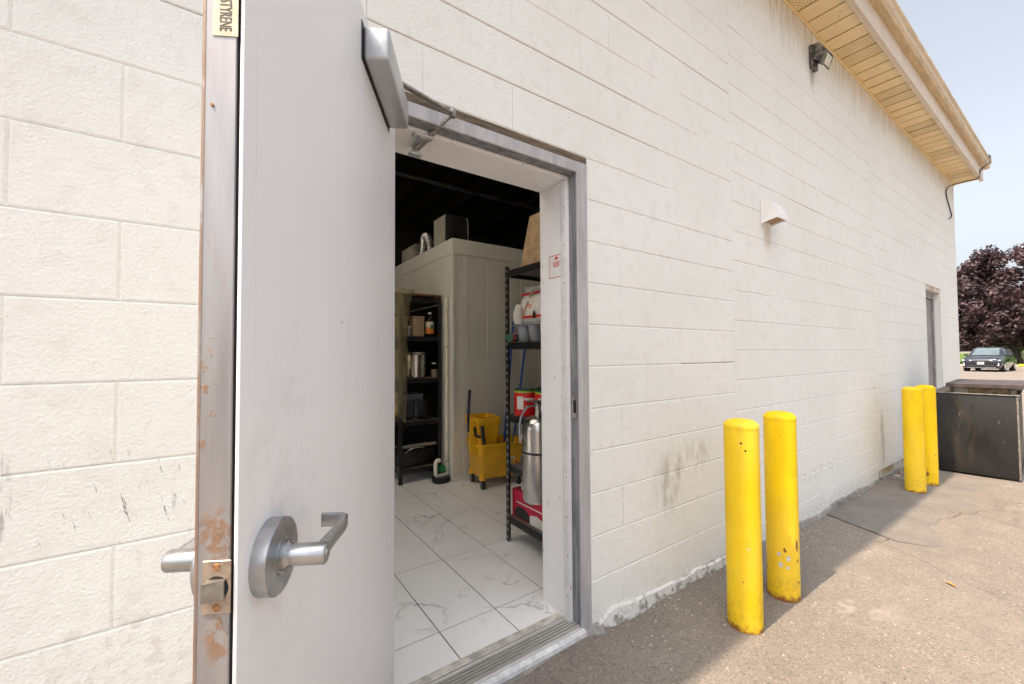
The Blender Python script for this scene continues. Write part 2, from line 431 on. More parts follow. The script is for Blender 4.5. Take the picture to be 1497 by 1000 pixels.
# interior
t = NT('marble_tile'); p = t.pos; X, Y, Z = t.xyz(p)
w = t.noise(p, 1.5, 5, .58, .7)
vein = t.ramp(t.math('ABSOLUTE', t.math('SUBTRACT', w, .5)), .016, .0)
w2 = t.noise(t.scale(p, (1, 1, 1), (4.1, 2.7, 0)), 3.1, 4, .55, .5)
vein2 = t.ramp(t.math('ABSOLUTE', t.math('SUBTRACT', w2, .5)), .006, .0)
msk = t.ramp(t.noise(p, 2.6, 3), .42, .64)
c = t.mix(t.ramp(t.noise(p, 3, 5), .3, .7), (.78, .78, .785), (.84, .84, .845))
c = t.mix(t.mul(t.mul(vein, msk), .70), c, (.30, .315, .33))
c = t.mix(t.mul(t.mul(vein2, t.ramp(t.noise(t.scale(p, (1,1,1), (7,3,0)), 2.2, 3), .54, .66)), .5), c, (.34, .34, .34))
c = t.mix(t.mul(t.ramp(t.noise(p, 7, 6, .7), .56, .75), .12), c, (.45, .42, .38))
M['tile'] = t.done(c, t.math('MULTIPLY_ADD', t.noise(p, 9, 5, .6), .3, .24), 0, .35)
M['grout'] = mk('dark_grout', (.05, .048, .045), .9, world_space=True)
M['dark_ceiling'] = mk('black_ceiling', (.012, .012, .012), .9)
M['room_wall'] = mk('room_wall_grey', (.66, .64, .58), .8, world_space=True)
t = NT('cooler_panel'); p = t.pos
c = t.mix(t.ramp(t.noise(p, 2, 5), .3, .7), (.63, .615, .55), (.69, .675, .61))
M['cooler'] = t.bump(t.noise(t.scale(p, (60, 60, 14)), 1, 3), .12, .004).done(c, .48, 0, .4)
M['black_metal'] = mk('black_powder_coat', (.014, .014, .015), .42, .1, .3, 30)
M['slot'] = mk('slot_light', (.30, .28, .25), .6)
M['shelf_board'] = mk('shelf_board', (.16, .155, .145), .7, 0, .2, 20)
M['yellow_plastic'] = mk('mop_yellow', (.80, .42, .012), .40, 0, .12, 9, .05, 60)
M['rubber'] = mk('black_rubber', (.02, .02, .022), .6)
M['caster_grey'] = mk('caster_grey', (.18, .18, .19), .5)
M['dark_blue'] = mk('dark_blue_plastic', (.012, .016, .05), .4)
M['blue_pole'] = mk('blue_pole', (.02, .07, .30), .4)
M['pvc'] = mk('pvc_cream', (.70, .67, .56), .4)
M['green'] = mk('green_plastic', (.015, .20, .06), .45)
M['red'] = mk('can_red', (.62, .012, .012), .32, 0, .08)
M['white'] = mk('white_plastic', (.74, .74, .72), .4, 0, .06)
M['paper'] = mk('white_paper', (.72, .70, .66), .7, 0, .1, 14, .4, 14)
M['red_print'] = mk('red_print', (.60, .02, .015), .5)
M['black_print'] = mk('black_print', (.02, .02, .02), .5)
M['lime'] = mk('lime_rim', (.38, .52, .05), .4)
M['can_lid'] = mk('dark_can_lid', (.02, .10, .05), .35, .2)
M['stainless'] = mk('stainless', (.56, .545, .52), .24, 1.0, .12, 12)
M['grey_plastic'] = mk('grey_tray_plastic', (.30, .32, .36), .45)
M['card'] = mk('cardboard', (.40, .27, .16), .8, 0, .2, 20, .1, 60)
M['card_white'] = mk('white_cardboard', (.62, .59, .55), .75)
M['beige_box'] = mk('beige_box', (.34, .32, .25), .7)
M['magenta'] = mk('red_carton', (.48, .012, .05), .5, 0, .1)
M['purple'] = mk('purple_carton', (.16, .03, .22), .5)
M['tan'] = mk('tan_tub', (.36, .26, .18), .5)
M['orange_label'] = mk('orange_label', (.72, .22, .04), .5)
M['film'] = None
t = NT('plastic_film'); t.b.inputs['Transmission Weight'].default_value = .88; t.b.inputs['IOR'].default_value = 1.12
M['film'] = t.bump(t.noise(t.obj, 14, 5, .6), .6, .03).done((.78, .72, .50), .2)
M['clear'] = glass('clear_plastic', (.82, .84, .84), .08, 1.2)
M['bottle'] = glass('bottle_plastic', (.85, .86, .82), .04, 1.3)
M['film_yellow'] = mk('bagged_yellow_goods', (.46, .34, .11), .6, 0, .35, 12)
M['duct'] = mk('foil_duct', (.50, .50, .50), .35, .9)
# eave
t = NT('soffit_vinyl'); p = t.pos
c = t.mix(t.ramp(t.noise(t.scale(p, (2, 6, 2)), 1, 5), .3, .7), (.82, .63, .345), (.88, .70, .41))
c = t.mix(t.mul(t.ramp(t.noise(p, 24, 6, .65), .55, .72), .35), c, (.40, .28, .14))
c = t.mix(t.mul(t.mul(t.ramp(t.vor(p, 60), .20, .12), t.ramp(t.xyz(t.vor(p, 60, out='Color'))[0], .75, .8)), .7), c, (.16, .10, .05))
M['soffit'] = t.done(c, .5, 0, .4)
t = NT('soffit_perforated'); p = t.pos; X, Y, Z = t.xyz(p)
fx = t.math('ABSOLUTE', t.math('SUBTRACT', t.math('FRACT', t.mul(X, 42)), .5))
row = t.math('FLOOR', t.mul(X, 42))
fy = t.math('ABSOLUTE', t.math('SUBTRACT', t.math('FRACT', t.add(t.mul(Y, 30), t.mul(row, .5))), .5))
hole = t.mul(t.ramp(fx, .20, .12), t.ramp(fy, .30, .20))
c = t.mix(t.ramp(t.noise(p, 5, 5), .3, .7), (.80, .615, .335), (.86, .685, .40))
M['soffit_perf'] = t.bump(t.math('MULTIPLY', hole, -1.0), 1.0, .004).done(t.mix(t.mul(hole, .8), c, (.17, .11, .055)), .55, 0, .4)
M['fascia'] = mk('fascia_cream', (.66, .56, .44), .45, 0, .08, 3, 0, 40, True)
M['gutter'] = mk('gutter_tan', (.60, .46, .29), .42, 0, .14, 4, 0, 40, True, sx=(1, 6, 6))
M['roof'] = mk('roof_felt', (.10, .09, .08), .9, 0, .3, 10, .3, 60, True)
t = NT('flood_bronze'); p = t.obj
M['lamp_metal'] = t.done(t.mix(t.ramp(t.noise(p, 18, 6, .65), .42, .6), (.085, .085, .09), (.30, .29, .27)), .5, .5)
M['lamp_glass'] = mk('lamp_lens', (.60, .55, .38), .3, 0, .2, 30, .4, 90)
M['vent_white'] = mk('vent_white', (.80, .79, .77), .4, 0, .05)
M['vent_brown'] = mk('vent_stained', (.36, .22, .11), .6, 0, .3, 30)
M['cable'] = mk('black_cable', (.03, .022, .02), .5)
M['grey_door'] = mk('grey_door_paint', (.25, .235, .24), .45, 0, .1, 3, .05, 60)
# grease bin
t = NT('bin_black'); p = t.obj; X, Y, Z = t.xyz(p)
c = t.mix(t.ramp(t.noise(p, 3, 5), .3, .7), (.010, .010, .011), (.020, .019, .019))
gy = t.mul(t.blob(Y, Z, .42, .45, .14, .5), t.ramp(t.noise(t.scale(p, (14, 14, 3)), 1, 5, .6), .40, .62))
c = t.mix(t.mul(gy, .5), c, (.07, .055, .032))
drip = t.mul(t.ramp(t.noise(t.scale(p, (60, 60, 7)), 1, 2), .68, .72), t.ramp(t.math('ABSOLUTE', t.math('SUBTRACT', Z, .50)), .30, .10))
c = t.mix(t.mul(drip, .45), c, (.30, .29, .275))
dots = t.mul(t.ramp(t.vor(p, 26), .09, .05), t.mul(t.ramp(Z, .38, .05), t.ramp(t.xyz(t.vor(p, 26, out='Color'))[0], .6, .65)))
c = t.mix(t.mul(dots, .7), c, (.42, .40, .37))
wet = t.ramp(t.noise(t.scale(p, (5, 5, 2)), 1, 5, .6), .52, .62)
M['bin'] = t.bump(t.noise(p, 5, 3), .15, .02).done(c, t.math('MULTIPLY_ADD', wet, -.25, .52), 0, .5)
M['bin_edge'] = mk('bin_edge_grey', (.20, .185, .165), .6, .1, .35, 20)
M['bin_grease'] = mk('bin_grease_crust', (.16, .125, .075), .6, 0, .5, 24, .6, 30)
M['bin_lid'] = mk('bin_lid_dark', (.075, .055, .055), .5, .1, .3, 12)
# car, trees
M['car_paint'] = mk('car_navy', (.012, .016, .030), .22, .3, .1, 3, coat=1)
M['car_glass'] = mk('car_glass', (.10, .135, .15), .06, .0, .15, 2, spec=.9)
M['car_black'] = mk('car_trim_black', (.012, .012, .013), .5)
M['car_chrome'] = mk('car_chrome', (.66, .66, .68), .18, 1)
M['car_lamp'] = mk('car_lamp_lens', (.66, .68, .72), .12, .2, .1)
M['car_plate'] = mk('plate_white', (.72, .73, .76), .4)
M['plate_blue'] = mk('plate_blue', (.05, .09, .35), .4)
M['tyre'] = mk('tyre', (.018, .018, .018), .8)
def leafmat(name, a, b, tr=.25):
    t = NT(name)
    oi = t.t.nodes.new('ShaderNodeAttribute'); oi.attribute_name = 'tone'
    c = t.mix(oi.outputs['Fac'], a, b)
    m = t.done(c, .55, 0, .35)
    tb = t.t.nodes.new('ShaderNodeBsdfTranslucent'); t.L(c, tb.inputs[0])
    mx = t.t.nodes.new('ShaderNodeMixShader'); mx.inputs[0].default_value = tr
    t.L(t.b.outputs[0], mx.inputs[1]); t.L(tb.outputs[0], mx.inputs[2])
    t.L(mx.outputs[0], t.t.nodes['Material Output'].inputs[0])
    return m
M['leaf_purple'] = leafmat('purple_maple_leaf', (.020, .0115, .017), (.115, .068, .072), .16)
M['leaf_green'] = leafmat('green_leaf', (.05, .11, .018), (.16, .25, .05), .3)
M['bark'] = mk('bark', (.10, .085, .07), .9, 0, .3, 6, .8, 12)
M['curb_yellow'] = mk('kerb_yellow', (.70, .52, .03), .6, 0, .2)
M['kerb'] = mk('kerb_concrete', (.42, .40, .37), .85, 0, .15)
M['leaf_orange'] = mk('dry_leaf', (.50, .20, .04), .7, 0, .3, 60)
M['stone'] = mk('loose_stone', (.42, .39, .35), .85, 0, .35, 40, .4, 60, True)

# ------------------------------------------------------------------ ground
WX0, WX1 = -3.2, 10.33           # wall ends
JZ = 1.2775; C = .2032           # a bed joint and the course height
SILL_X0, SILL_X1 = .365, 1.439   # outside of the door frame
HEAD_Z = JZ + 5 * C
def sstep(a, b, x):
    u = min(1, max(0, (x - a) / (b - a))); return u * u * (3 - 2 * u)
def gz(x, y):
    z = -.04 * sstep(2.4, 4.0, x)
    z += .045 * sstep(-.32, -.02, y) * sstep(1.75, 1.40, x) * sstep(-.2, .25, x)
    if -2 < x < 9 and -3 < y < .1:
        z += .006 * mnoise.noise((x * 1.7, y * 1.7, 0)) + .003 * mnoise.noise((x * 7, y * 7, 3))
        z += .018 * sstep(-.12, 0, y) * sstep(1.45, 1.7, x) * sstep(2.9, 2.3, x) * (0.6 + .5 * mnoise.noise((x * 9, y * 9, 8)))
    return z
def axis(lo, hi, step, far_lo, far_hi):
    a = [lo]
    while a[-1] < hi: a.append(a[-1] + step)
    s, v = step, a[-1]
    up = []
    while v < far_hi:
        s *= 1.6; v += s; up.append(v)
    s, v = step, lo
    dn = []
    while v > far_lo:
        s *= 1.6; v -= s; dn.append(v)
    return dn[::-1] + a + up
xs = axis(-1.2, 8.0, .045, -900, 1500); ys = axis(-2.6, .06, .045, -900, 900)
nx, ny = len(xs), len(ys)
me = bpy.data.meshes.new('ground')
me.from_pydata([(x, y, gz(x, y)) for y in ys for x in xs], [], [(j*nx+i, j*nx+i+1, (j+1)*nx+i+1, (j+1)*nx+i) for j in range(ny-1) for i in range(nx-1)])
me.materials.append(M['asphalt'])
me.polygons.foreach_set('use_smooth', [True] * len(me.polygons))
tag(link('ground', me), 'old sunlit asphalt yard and lot', kind='structure')
# smoother asphalt patch beside the wall
def sheet(name, outline, mat, dz=.004, kind='structure', label=None):
    mb = MB(); bm = mb.bm
    cx = sum(p[0] for p in outline) / len(outline); cy = sum(p[1] for p in outline) / len(outline)
    rings = []
    def pz(x, y): return dz - .016 * sstep(-.35, -1.0, y + .12 * mnoise.noise((x * 2, y * 2, 0))) + .003 * mnoise.noise((x * 12, y * 12, 4))
    for k in range(25):
        f = k / 24
        rings.append([bm.verts.new((cx+(x-cx)*f, cy+(y-cy)*f, gz(cx+(x-cx)*f, cy+(y-cy)*f) + pz(cx+(x-cx)*f, cy+(y-cy)*f))) for x, y in outline] if k else [bm.verts.new((cx, cy, gz(cx, cy) + pz(cx, cy)))])
    n = len(outline)
    for i in range(n): bm.faces.new((rings[0][0], rings[1][i], rings[1][(i+1) % n]))
    for a, b in zip(rings[1:], rings[2:]):
        for i in range(n): bm.faces.new((a[i], b[i], b[(i+1) % n], a[(i+1) % n]))
    o = mb.build(name, mat, None, 60)
    return tag(o, label, kind=kind)
def dense(poly, n=10, amp=.012):
    out = []
    for (a, b), (c_, d) in zip(poly, poly[1:] + poly[:1]):
        for i in range(n):
            f = i / n; x, y = a + (c_-a)*f, b + (d-b)*f
            out.append((x + amp * mnoise.noise((x*9, y*9, 1)), y + amp * mnoise.noise((x*9, y*9, 5))))
    return out
sheet('asphalt_patch', dense([(4.22, -.03), (4.02, -.52), (4.45, -1.15), (6.2, -1.5), (6.6, -.75), (5.62, -.06)]), M['asphalt_patch'], .007, label='smoother grey repair patch in the asphalt by the wall')
# far edge of the lot: kerb and lawn
g = MB(); g.box(58, 400, -260, 120, -.3, .09); tag(g.build('lawn', M['grass'], None, 0), 'lawn beyond the car park', kind='structure')
k = MB(); k.box(57.7, 57.98, -260, 120, -.3, .10, .03); tag(k.build('kerb', M['kerb'], None), 'concrete kerb along the lawn', kind='structure')
tag(MB().box(57.62, 57.99, 1.3, 3.0, -.04, .17, .05, 2).build('parking_kerb', M['curb_yellow']), 'yellow painted kerb stub at edge of the lawn', 'kerb')

# ------------------------------------------------------------------ building: block wall
bld = thing('store_building', 'single storey building of off-white painted concrete block with tan eave', 'building', (0, 0, 0))
DX0, DX1 = 8.10, 9.02            # far door opening
DZ1 = JZ + 5 * C - .06
WT = .20
core = MB()
MY = .010                        # mortar plane behind the block faces
core.box(WX0, SILL_X0, MY, WT, -.2, 4.25)
core.box(SILL_X1 + .006, DX0, MY, WT, -.2, 4.25)
core.box(DX1, WX1, MY, WT, -.2, 4.25)
core.box(SILL_X0, SILL_X1 + .006, MY, WT, HEAD_Z + .003, 4.25)
core.box(DX0, DX1, MY, WT, 2.235, 4.25)
core.box(SILL_X0, SILL_X1 + .006, MY + .004, WT, -.2, .03)
core.build('wall_core', M['mortar'], bld, 0)
# three other sides and the roof, unseen from the yard
oth = MB()
for y0_, y1_, z0_, z1_ in ((WT, .8, -.2, 4.25), (2.6, 8.2, -.2, 4.25), (.8, 2.6, 2.3, 4.25), (.8, 2.6, -.2, .07)): oth.box(WX0, WX0 + .2, y0_, y1_, z0_, z1_)   # unseen end doorway, added to let daylight into the back room
oth.box(WX1 - .2, WX1 - .003, WT, 8.2, -.2, 4.25); oth.box(WX0 + .2, WX1 - .2, 8.0, 8.2, -.2, 4.25)
oth.build('side_walls', M['block'], bld, 0)

_bm_cache = {}
def block_mesh(l, h, gl, bot, top):
    key = (round(l, 3), round(h, 3), gl, bot, top)
    if key in _bm_cache: return _bm_cache[key]
    # gl: chamfer at the ends, bot/top: (slot, chamfer) at the bed joints
    b = MB()
    x0, x1 = gl[0], l - gl[0]
    z0, z1 = bot[0], h - top[0]
    c = gl[1]; cb, ct = bot[1], top[1]
    dE, dB, dT = gl[2], bot[2], top[2]
    v = [(x0, MY, z0), (x1, MY, z0), (x1, MY, z1), (x0, MY, z1),
         (x0, dE, z0), (x1, dE, z0), (x1, dE, z1), (x0, dE, z1),
         (x0 + c, 0, z0 + cb), (x1 - c, 0, z0 + cb), (x1 - c, 0, z1 - ct), (x0 + c, 0, z1 - ct)]
    v[4] = (x0, max(dE, dB), z0); v[5] = (x1, max(dE, dB), z0); v[6] = (x1, max(dE, dT), z1); v[7] = (x0, max(dE, dT), z1)
    b.faces(v, [(0,1,5,4),(1,2,6,5),(2,3,7,6),(3,0,4,7),(4,5,9,8),(5,6,10,9),(6,7,11,10),(7,4,8,11),(8,9,10,11)])
    me = b.mesh('block', M['block'], 0)
    _bm_cache[key] = me
    return me
JS = {'deep': (.0022, .003, .003), 'norm': (.0003, .0052, .0038), 'soft': (.0003, .0058, .0034), 'faint': (.0, .004, .0014)}
ES = {'clear': (.0, .0055, .0036), 'faint': (.0, .0022, .0005), 'none': (.0, .0003, .00004)}
rnd = random.Random(3)
def jstyle(x, k, sec):
    """style of the bed joint under course k near x"""
    n = mnoise.noise((x * .55, k * 3.7, sec * 9.1))
    if sec == 0: return 'norm'
    if k >= 5 and x < 2.0: return 'deep' if n > -.1 else 'norm'
    if sec == 3: return 'norm' if n > .2 else ('soft' if n > -.25 else 'faint')
    return 'deep' if n > .42 else ('norm' if n > -.10 else ('soft' if n > -.42 else 'faint'))
specs = []
def lay(x0, x1, z0, z1, sec, k, joints):
    edges = [x0] + [j for j in joints if x0 + .06 < j < x1 - .06] + [x1]
    for a, b in zip(edges, edges[1:]): specs.append((a, b, z0, z1, sec, k))
def joints_from(s, lo, hi, step=.4064):
    n = math.ceil((lo - s) / step); out = []
    while s + n * step < hi: out.append(s + n * step); n += 1
    return out
kmin, kmax = -6, 14
ztop = 4.245
for k in range(kmin, kmax + 1):
    z0 = JZ + k * C; z1 = min(z0 + C, ztop)
    odd = k % 2
    js = joints_from(-.216 if odd else -.408, WX0, SILL_X0 + .1)
    jr = joints_from(1.47 if odd else 1.675, 1.4, 2.82)
    if k < 5:
        lay(WX0, SILL_X0, z0, z1, 0, k, js)
        if k < 4: lay(SILL_X1 + .006, 2.208, z0, z1, 1, k, jr); lay(2.208, 2.812, z0, z1, 1, k, [2.51] if odd else [])
        else: lay(SILL_X1 + .006, 2.812, z0, z1, 1, k, jr)
    else:
        s = 1.41 if odd else 1.612
        if k >= 8:
            lay(WX0, 2.40, z0, z1, 1, k, joints_from(s, WX0, 2.45)); lay(2.40, 2.812, z0, z1, 1, k, [])
        else: lay(WX0, 2.812, z0, z1, 1, k, joints_from(s, WX0, 2.85))
    # far bay shares the coursing of the first
    s = 5.97 if odd else 6.17
    if z0 + .02 < DZ1 and z1 > 0.0:
        zc = min(z1, 2.235) if z1 > 2.235 else z1
        lay(5.77, DX0, z0, z1, 3, k, joints_from(s, 5.77, DX0)); lay(DX1, WX1, z0, z1, 3, k, joints_from(s, DX1, WX1))
    else: lay(5.77, WX1, z0, z1, 3, k, joints_from(s, 5.77, WX1))
JB = 1.356
for k in range(-7, 15):
    z0 = JB + k * C; z1 = min(z0 + C, ztop)
    z0 = max(z0, -.06)
    if z1 - z0 < .03: continue
    lay(2.812, 5.77, z0, z1, 2, k, joints_from(2.99 if k % 2 else 3.19, 2.812, 5.77))
def spec_dist(sp):
    dx = (sp[0] + sp[1]) / 2; dz = (sp[2] + sp[3]) / 2 - 1.34
    d = math.sqrt(dx*dx + 1.42**2 + dz*dz)
    inview = -.75 < dx and math.atan2(dx, 1.42) > R(-19)
    vis = (sp[1]-sp[0]) * (sp[3]-sp[2]) * 1.42 / d**3
    return -(vis if inview else vis * .001)
specs.sort(key=spec_dist)
rest = MB()
for i, (a, b, z0, z1, sec, k) in enumerate(specs):
    es = ES['clear'] if sec == 0 else (ES['faint'] if (sec == 1 and rnd.random() < .6) or (sec != 1 and rnd.random() < .10) else ES['none'])
    me = block_mesh(b - a, z1 - z0, es, JS[jstyle((a+b)/2, k, sec)], JS[jstyle((a+b)/2, k + 1, sec)])
    loc = Vector((a, -rnd.random() * (.0007 if sec == 0 else (.0003 if sec == 1 else .0)), z0)); tl = 1 if sec == 0 else (.5 if sec == 1 else .0)
    if i < 296:
        o = link('block', me, bld, loc, (R(rnd.uniform(-.12, .12)) * tl, 0, R(rnd.uniform(-.06, .06)) * tl))
    else:
        tmp = me.copy(); tmp.transform(Matrix.Translation(loc)); rest.bm.from_mesh(tmp); bpy.data.meshes.remove(tmp)
o = rest.build('distant_blocks', M['block'], bld, 0, False); tag(o, kind='stuff')

# footing: painted rough parging near the door, grey cement fillet further on
def fillet(x0, x1, hfun, dfun, mat, name, seed):
    b = MB(); rings = []
    n = int((x1 - x0) / .02)
    for i in range(n + 1):
        x = x0 + (x1 - x0) * i / n
        h = hfun(x) + .012 * mnoise.noise((x * 8, seed, 0)) + .004 * mnoise.noise((x * 40, seed, 2))
        d = dfun(x) + .006 * mnoise.noise((x * 7, seed, 5)) + .003 * mnoise.noise((x * 38, seed, 6))
        zb = gz(x, -.03) - .03
        rings.append([Vector((x, .008, zb)), Vector((x, -d, zb)), Vector((x, -d * .75, zb + .03 + .25 * h)), Vector((x, -.010 - .2 * d, zb + .03 + h * .85)), Vector((x, .008, zb + .03 + h))])
    b.loft(rings); return b.build(name, mat, bld, 50)
fillet(1.47, 2.72, lambda x: .01 + (.042 + .03 * sstep(2.2, 1.6, x)) * sstep(1.45, 1.60, x), lambda x: .006 + (.016 + .016 * sstep(2.0, 1.5, x)) * sstep(1.45, 1.58, x), M['parging_painted'], 'parged_footing', 1)
fillet(2.74, 5.72, lambda x: .035 + .035 * mnoise.noise((x * 2.3, 4, 1)), lambda x: .03 + .015 * mnoise.noise((x * 3, 1, 1)), M['cement'], 'cement_fillet', 4)
fillet(5.8, 8.05, lambda x: .03, lambda x: .02, M['cement'], 'cement_fillet', 9)
fillet(-2.2, .36, lambda x: .05, lambda x: .03, M['parging_painted'], 'parged_footing', 6)

# ------------------------------------------------------------------ door frame (part of the building)
FX0, FX1 = .432, 1.372           # opening between the rabbets
FZ = 2.205
fr = MB()
fr.box(FX1, SILL_X1, -.004, .16, .03, HEAD_Z - .035, .002)
fr.box(SILL_X0, FX0, -.004, .16, .03, HEAD_Z - .035, .002)
frame = fr.build('door_frame', M['frame'], bld)
MB().box(FX0, FX1, -.0037, .16, FZ, HEAD_Z - .0353, .002).build('frame_head', M['frame'], frame)
for x0, x1 in ((FX1 - .0025, FX1 - .0002), (FX0 + .0002, FX0 + .0025)):
    MB().box(x0, x1, .004, .052, .06, FZ - .003).build('rabbet', M['rabbet'], frame)
MB().box(FX0 + .003, FX1 - .003, .004, .052, FZ - .0028, FZ - .0004).build('rabbet', M['rabbet'], frame)
for x0, x1 in ((FX1 - .019, FX1 - .0005), (FX0 + .0005, FX0 + .019)):
    MB().box(x0, x1, .052, .255, .075, FZ - .0195, .0015).build('stop', M['jamb'], frame)
MB().box(FX0 + .0006, FX1 - .0006, .0523, .2547, FZ - .019, FZ - .003, .0015).build('stop', M['jamb'], frame)
# weatherstrip with its row of screws
ws = MB(); ws.box(FX1 - .027, FX1 - .0188, .0515, .088, .08, FZ - .023, .002)
w1 = ws.build('weatherstrip', M['strip'], frame)
MB().box(FX1 - .0288, FX1 - .0268, .066, .080, .085, FZ - .024).build('weatherstrip', M['strip'], frame)
sm = MB().cyl((0, 0, 0), (-.0018, 0, 0), .0032, n=10).mesh('screw', M['screw_rust'])
for i in range(11): link('screw', sm, w1, (FX1 - .0268, .058, .2 + i * .185))
# strike plate in the right rabbet
sp = MB(); sp.box(FX1 - .0042, FX1 - .0026, .008, .040, 1.03, 1.15, .001); spo = sp.build('strike_plate', M['arm_steel'], frame)
MB().box(FX1 - .0048, FX1 - .0043, .014, .032, 1.06, 1.12).build('strike_hole', M['gap_black'], frame)
# weathered packing between the head and the lintel blocks
for i, (y0, z0, z1) in enumerate(((.004, HEAD_Z - .0145, HEAD_Z + .001), (.0, HEAD_Z - .026, HEAD_Z - .0155), (-.003, HEAD_Z - .0348, HEAD_Z - .027))):
    MB().box(SILL_X0 + .004 * i, SILL_X1 - .003 * i, y0, .12, z0, z1, .0015).build('packing_strip', M['shim'], frame)
cau = MB()
for i in range(60):
    z = .06 + i * .0362
    cau.box(SILL_X1 - .001, SILL_X1 + .008 + .0015 * mnoise.noise((z * 5, 0, 0)), .0005 - .0015 * abs(mnoise.noise((z * 5, 2, 0))), .03, z, z + .0362)
cau.build('caulk', M['block'], frame, 60)
# notice stuck on the inner face of the stop, half under the weatherstrip
sx = FX1 - .0199
nt = MB(); nt.box(sx, sx + .0006, .075, .185, 1.715, 1.835); notice = tag(nt.build('notice_sticker', M['white']), 'white notice sticker with red border on the inner door jamb', 'sticker')
bd = MB()
for y0, y1, z0, z1 in ((.088, .182, 1.7185, 1.7215), (.088, .182, 1.8285, 1.8315), (.179, .182, 1.7216, 1.8284)):
    bd.box(sx - .0006, sx - .0001, y0, y1, z0, z1)
bd.build('red_border', M['red_print'], notice)
MB().prism([(.112, 1.815), (.126, 1.824), (.140, 1.815), (.126, 1.806)], sx - .0006, sx - .0001).build('emblem', M['red_print'], notice)
ln = MB()
for i, (a, b) in enumerate(((.100, .155), (.104, .150), (.100, .152), (.110, .146))):
    ln.box(sx - .0006, sx - .0001, a, b, 1.793 - i * .007, 1.7965 - i * .007)
ln.build('printed_lines', M['red_print'], notice)

# ------------------------------------------------------------------ threshold
prof = [(-.004, .03), (-.004, .072), (.004, .078)]
y = .008
while y < .086:
    prof += [(y, .0745), (y + .0008, .0838), (y + .0085, .0838), (y + .0093, .0745)]; y += .0158
prof += [(.092, .082), (.104, .080), (.104, .03)]
thr = MB().prism(prof, FX0 + .001, FX1 - .001).build('threshold', M['alu'], bld, 20)
MB().prism([(-.028, .035), (-.026, .064), (-.0045, .0705), (-.0045, .035)], FX0 - .01, FX1 + .012).build('nosing', M['nosing'], thr)
MB().box(FX0 + .02, FX1 - .02, .1045, .142, .03, .083, .002).build('sill_strip', M['sillstone'], thr)
cs = MB(); rings = []
for i in range(46):
    x = SILL_X0 - .05 + i * .026
    d = .058 + .008 * mnoise.noise((x * 9, 0, 0))
    rings.append([Vector((x, .005, -.05)), Vector((x, -d - .01, -.05)), Vector((x, -d, .036 + .004 * mnoise.noise((x * 20, 3, 0)))), Vector((x, .005, .058))])
cs.loft(rings); cs.build('concrete_sill', M['cement'], bld, 40)

# ------------------------------------------------------------------ eave
SZ, FY = 4.205, -.325
sof = MB().box(WX0, WX1 + .02, FY + .01, -.02, SZ + .012, SZ + .02).build('soffit', M['soffit'], bld)
pm = {}
for perf in (0, 1):
    b = MB(); d = -FY - .024
    # a vinyl plank with a turned-down lip on one edge
    b.box(.004, .186, FY + .006, -.018, 0, .006, .0015); b.box(.186, .1965, FY + .006, -.018, .0058, .0105)
    pm[perf] = b.mesh('soffit_plank', M['soffit_perf'] if perf else M['soffit'])
x = WX1 - .19; i = 0
while x > WX0:
    link('soffit_plank', pm[1 if (i % 6) in (2, 3) else 0], sof, (x, 0, SZ + rnd.uniform(-.001, .001))); x -= .2; i += 1
MB().box(WX0, WX1 + .015, -.018, -.001, SZ - .012, SZ + .0115, .002).build('wall_channel', M['soffit'], sof)
fa = MB(); fa.box(WX0, WX1 + .02, FY - .018, FY, SZ - .035, SZ + .22, .002); fa.box(WX0, WX1 + .018, FY, FY + .022, SZ - .034, SZ - .028)
fa.build('fascia', M['fascia'], bld)
gp = [(FY - .0185, SZ + .16), (FY - .075, SZ + .158), (FY - .093, SZ + .185), (FY - .098, SZ + .225), (FY - .115, SZ + .25), (FY - .115, SZ + .272), (FY - .103, SZ + .272),
      (FY - .103, SZ + .255), (FY - .088, SZ + .228), (FY - .070, SZ + .166), (FY - .0185, SZ + .168)]
gut = MB().prism(gp, WX0, WX1 + .06).build('gutter', M['gutter'], bld, 25)
MB().prism([(FY - .0185, SZ + .16), (FY - .075, SZ + .158), (FY - .093, SZ + .185), (FY - .098, SZ + .225), (FY - .115, SZ + .25), (FY - .115, SZ + .272), (FY - .0185, SZ + .272)], WX1 + .0602, WX1 + .063).build('end_cap', M['gutter'], gut)
sm = MB(); sm.prism([(a - .001 if a < FY - .02 else a, b - .0015) for a, b in gp[:6]] + [(FY - .112, SZ + .2745), (FY - .1, SZ + .27)], 0, .03)
sme = sm.mesh('gutter_joint', M['gutter'])
for x in (-1.2, 1.9, 4.9, 8.0): link('gutter_joint', sme, gut, (x, 0, 0))
hk = MB().box(0, .02, FY - .117, FY - .01, SZ + .266, SZ + .2755, .001).mesh('gutter_strap', M['gutter'])
for i in range(22): link('gutter_strap', hk, gut, (WX0 + .4 + i * .6, 0, 0))
rf = MB()
RLX0, RLX1, RLY0, RLY1 = -1.6, 1.2, .42, 2.3      # rooflight: unseen opening put in to bring daylight into the back room
def rprof(y0, y1):
    top_ = lambda y: SZ + .245 + (y - FY + .07) / 8.795 * .655
    bot_ = lambda y: SZ + .222 - (y - FY + .07) / 8.795 * .122
    return [(y0, bot_(y0)), (y1, bot_(y1)), (y1, top_(y1)), (y0, top_(y0))]
rf.prism(rprof(FY - .07, 8.4), WX0 - .05, RLX0); rf.prism(rprof(FY - .07, 8.4), RLX1, WX1 + .05)
rf.prism(rprof(FY - .07, RLY0), RLX0, RLX1); rf.prism(rprof(RLY1, 8.4), RLX0, RLX1)
rfo = rf.build('roof', M['roof'], bld, 0)
t = NT('added_rooflight_opal'); tb = t.t.nodes.new('ShaderNodeBsdfTranslucent'); tb.inputs[0].default_value = (.86, .86, .82, 1)
t.L(tb.outputs[0], t.t.nodes['Material Output'].inputs[0]); M['opal'] = t.m
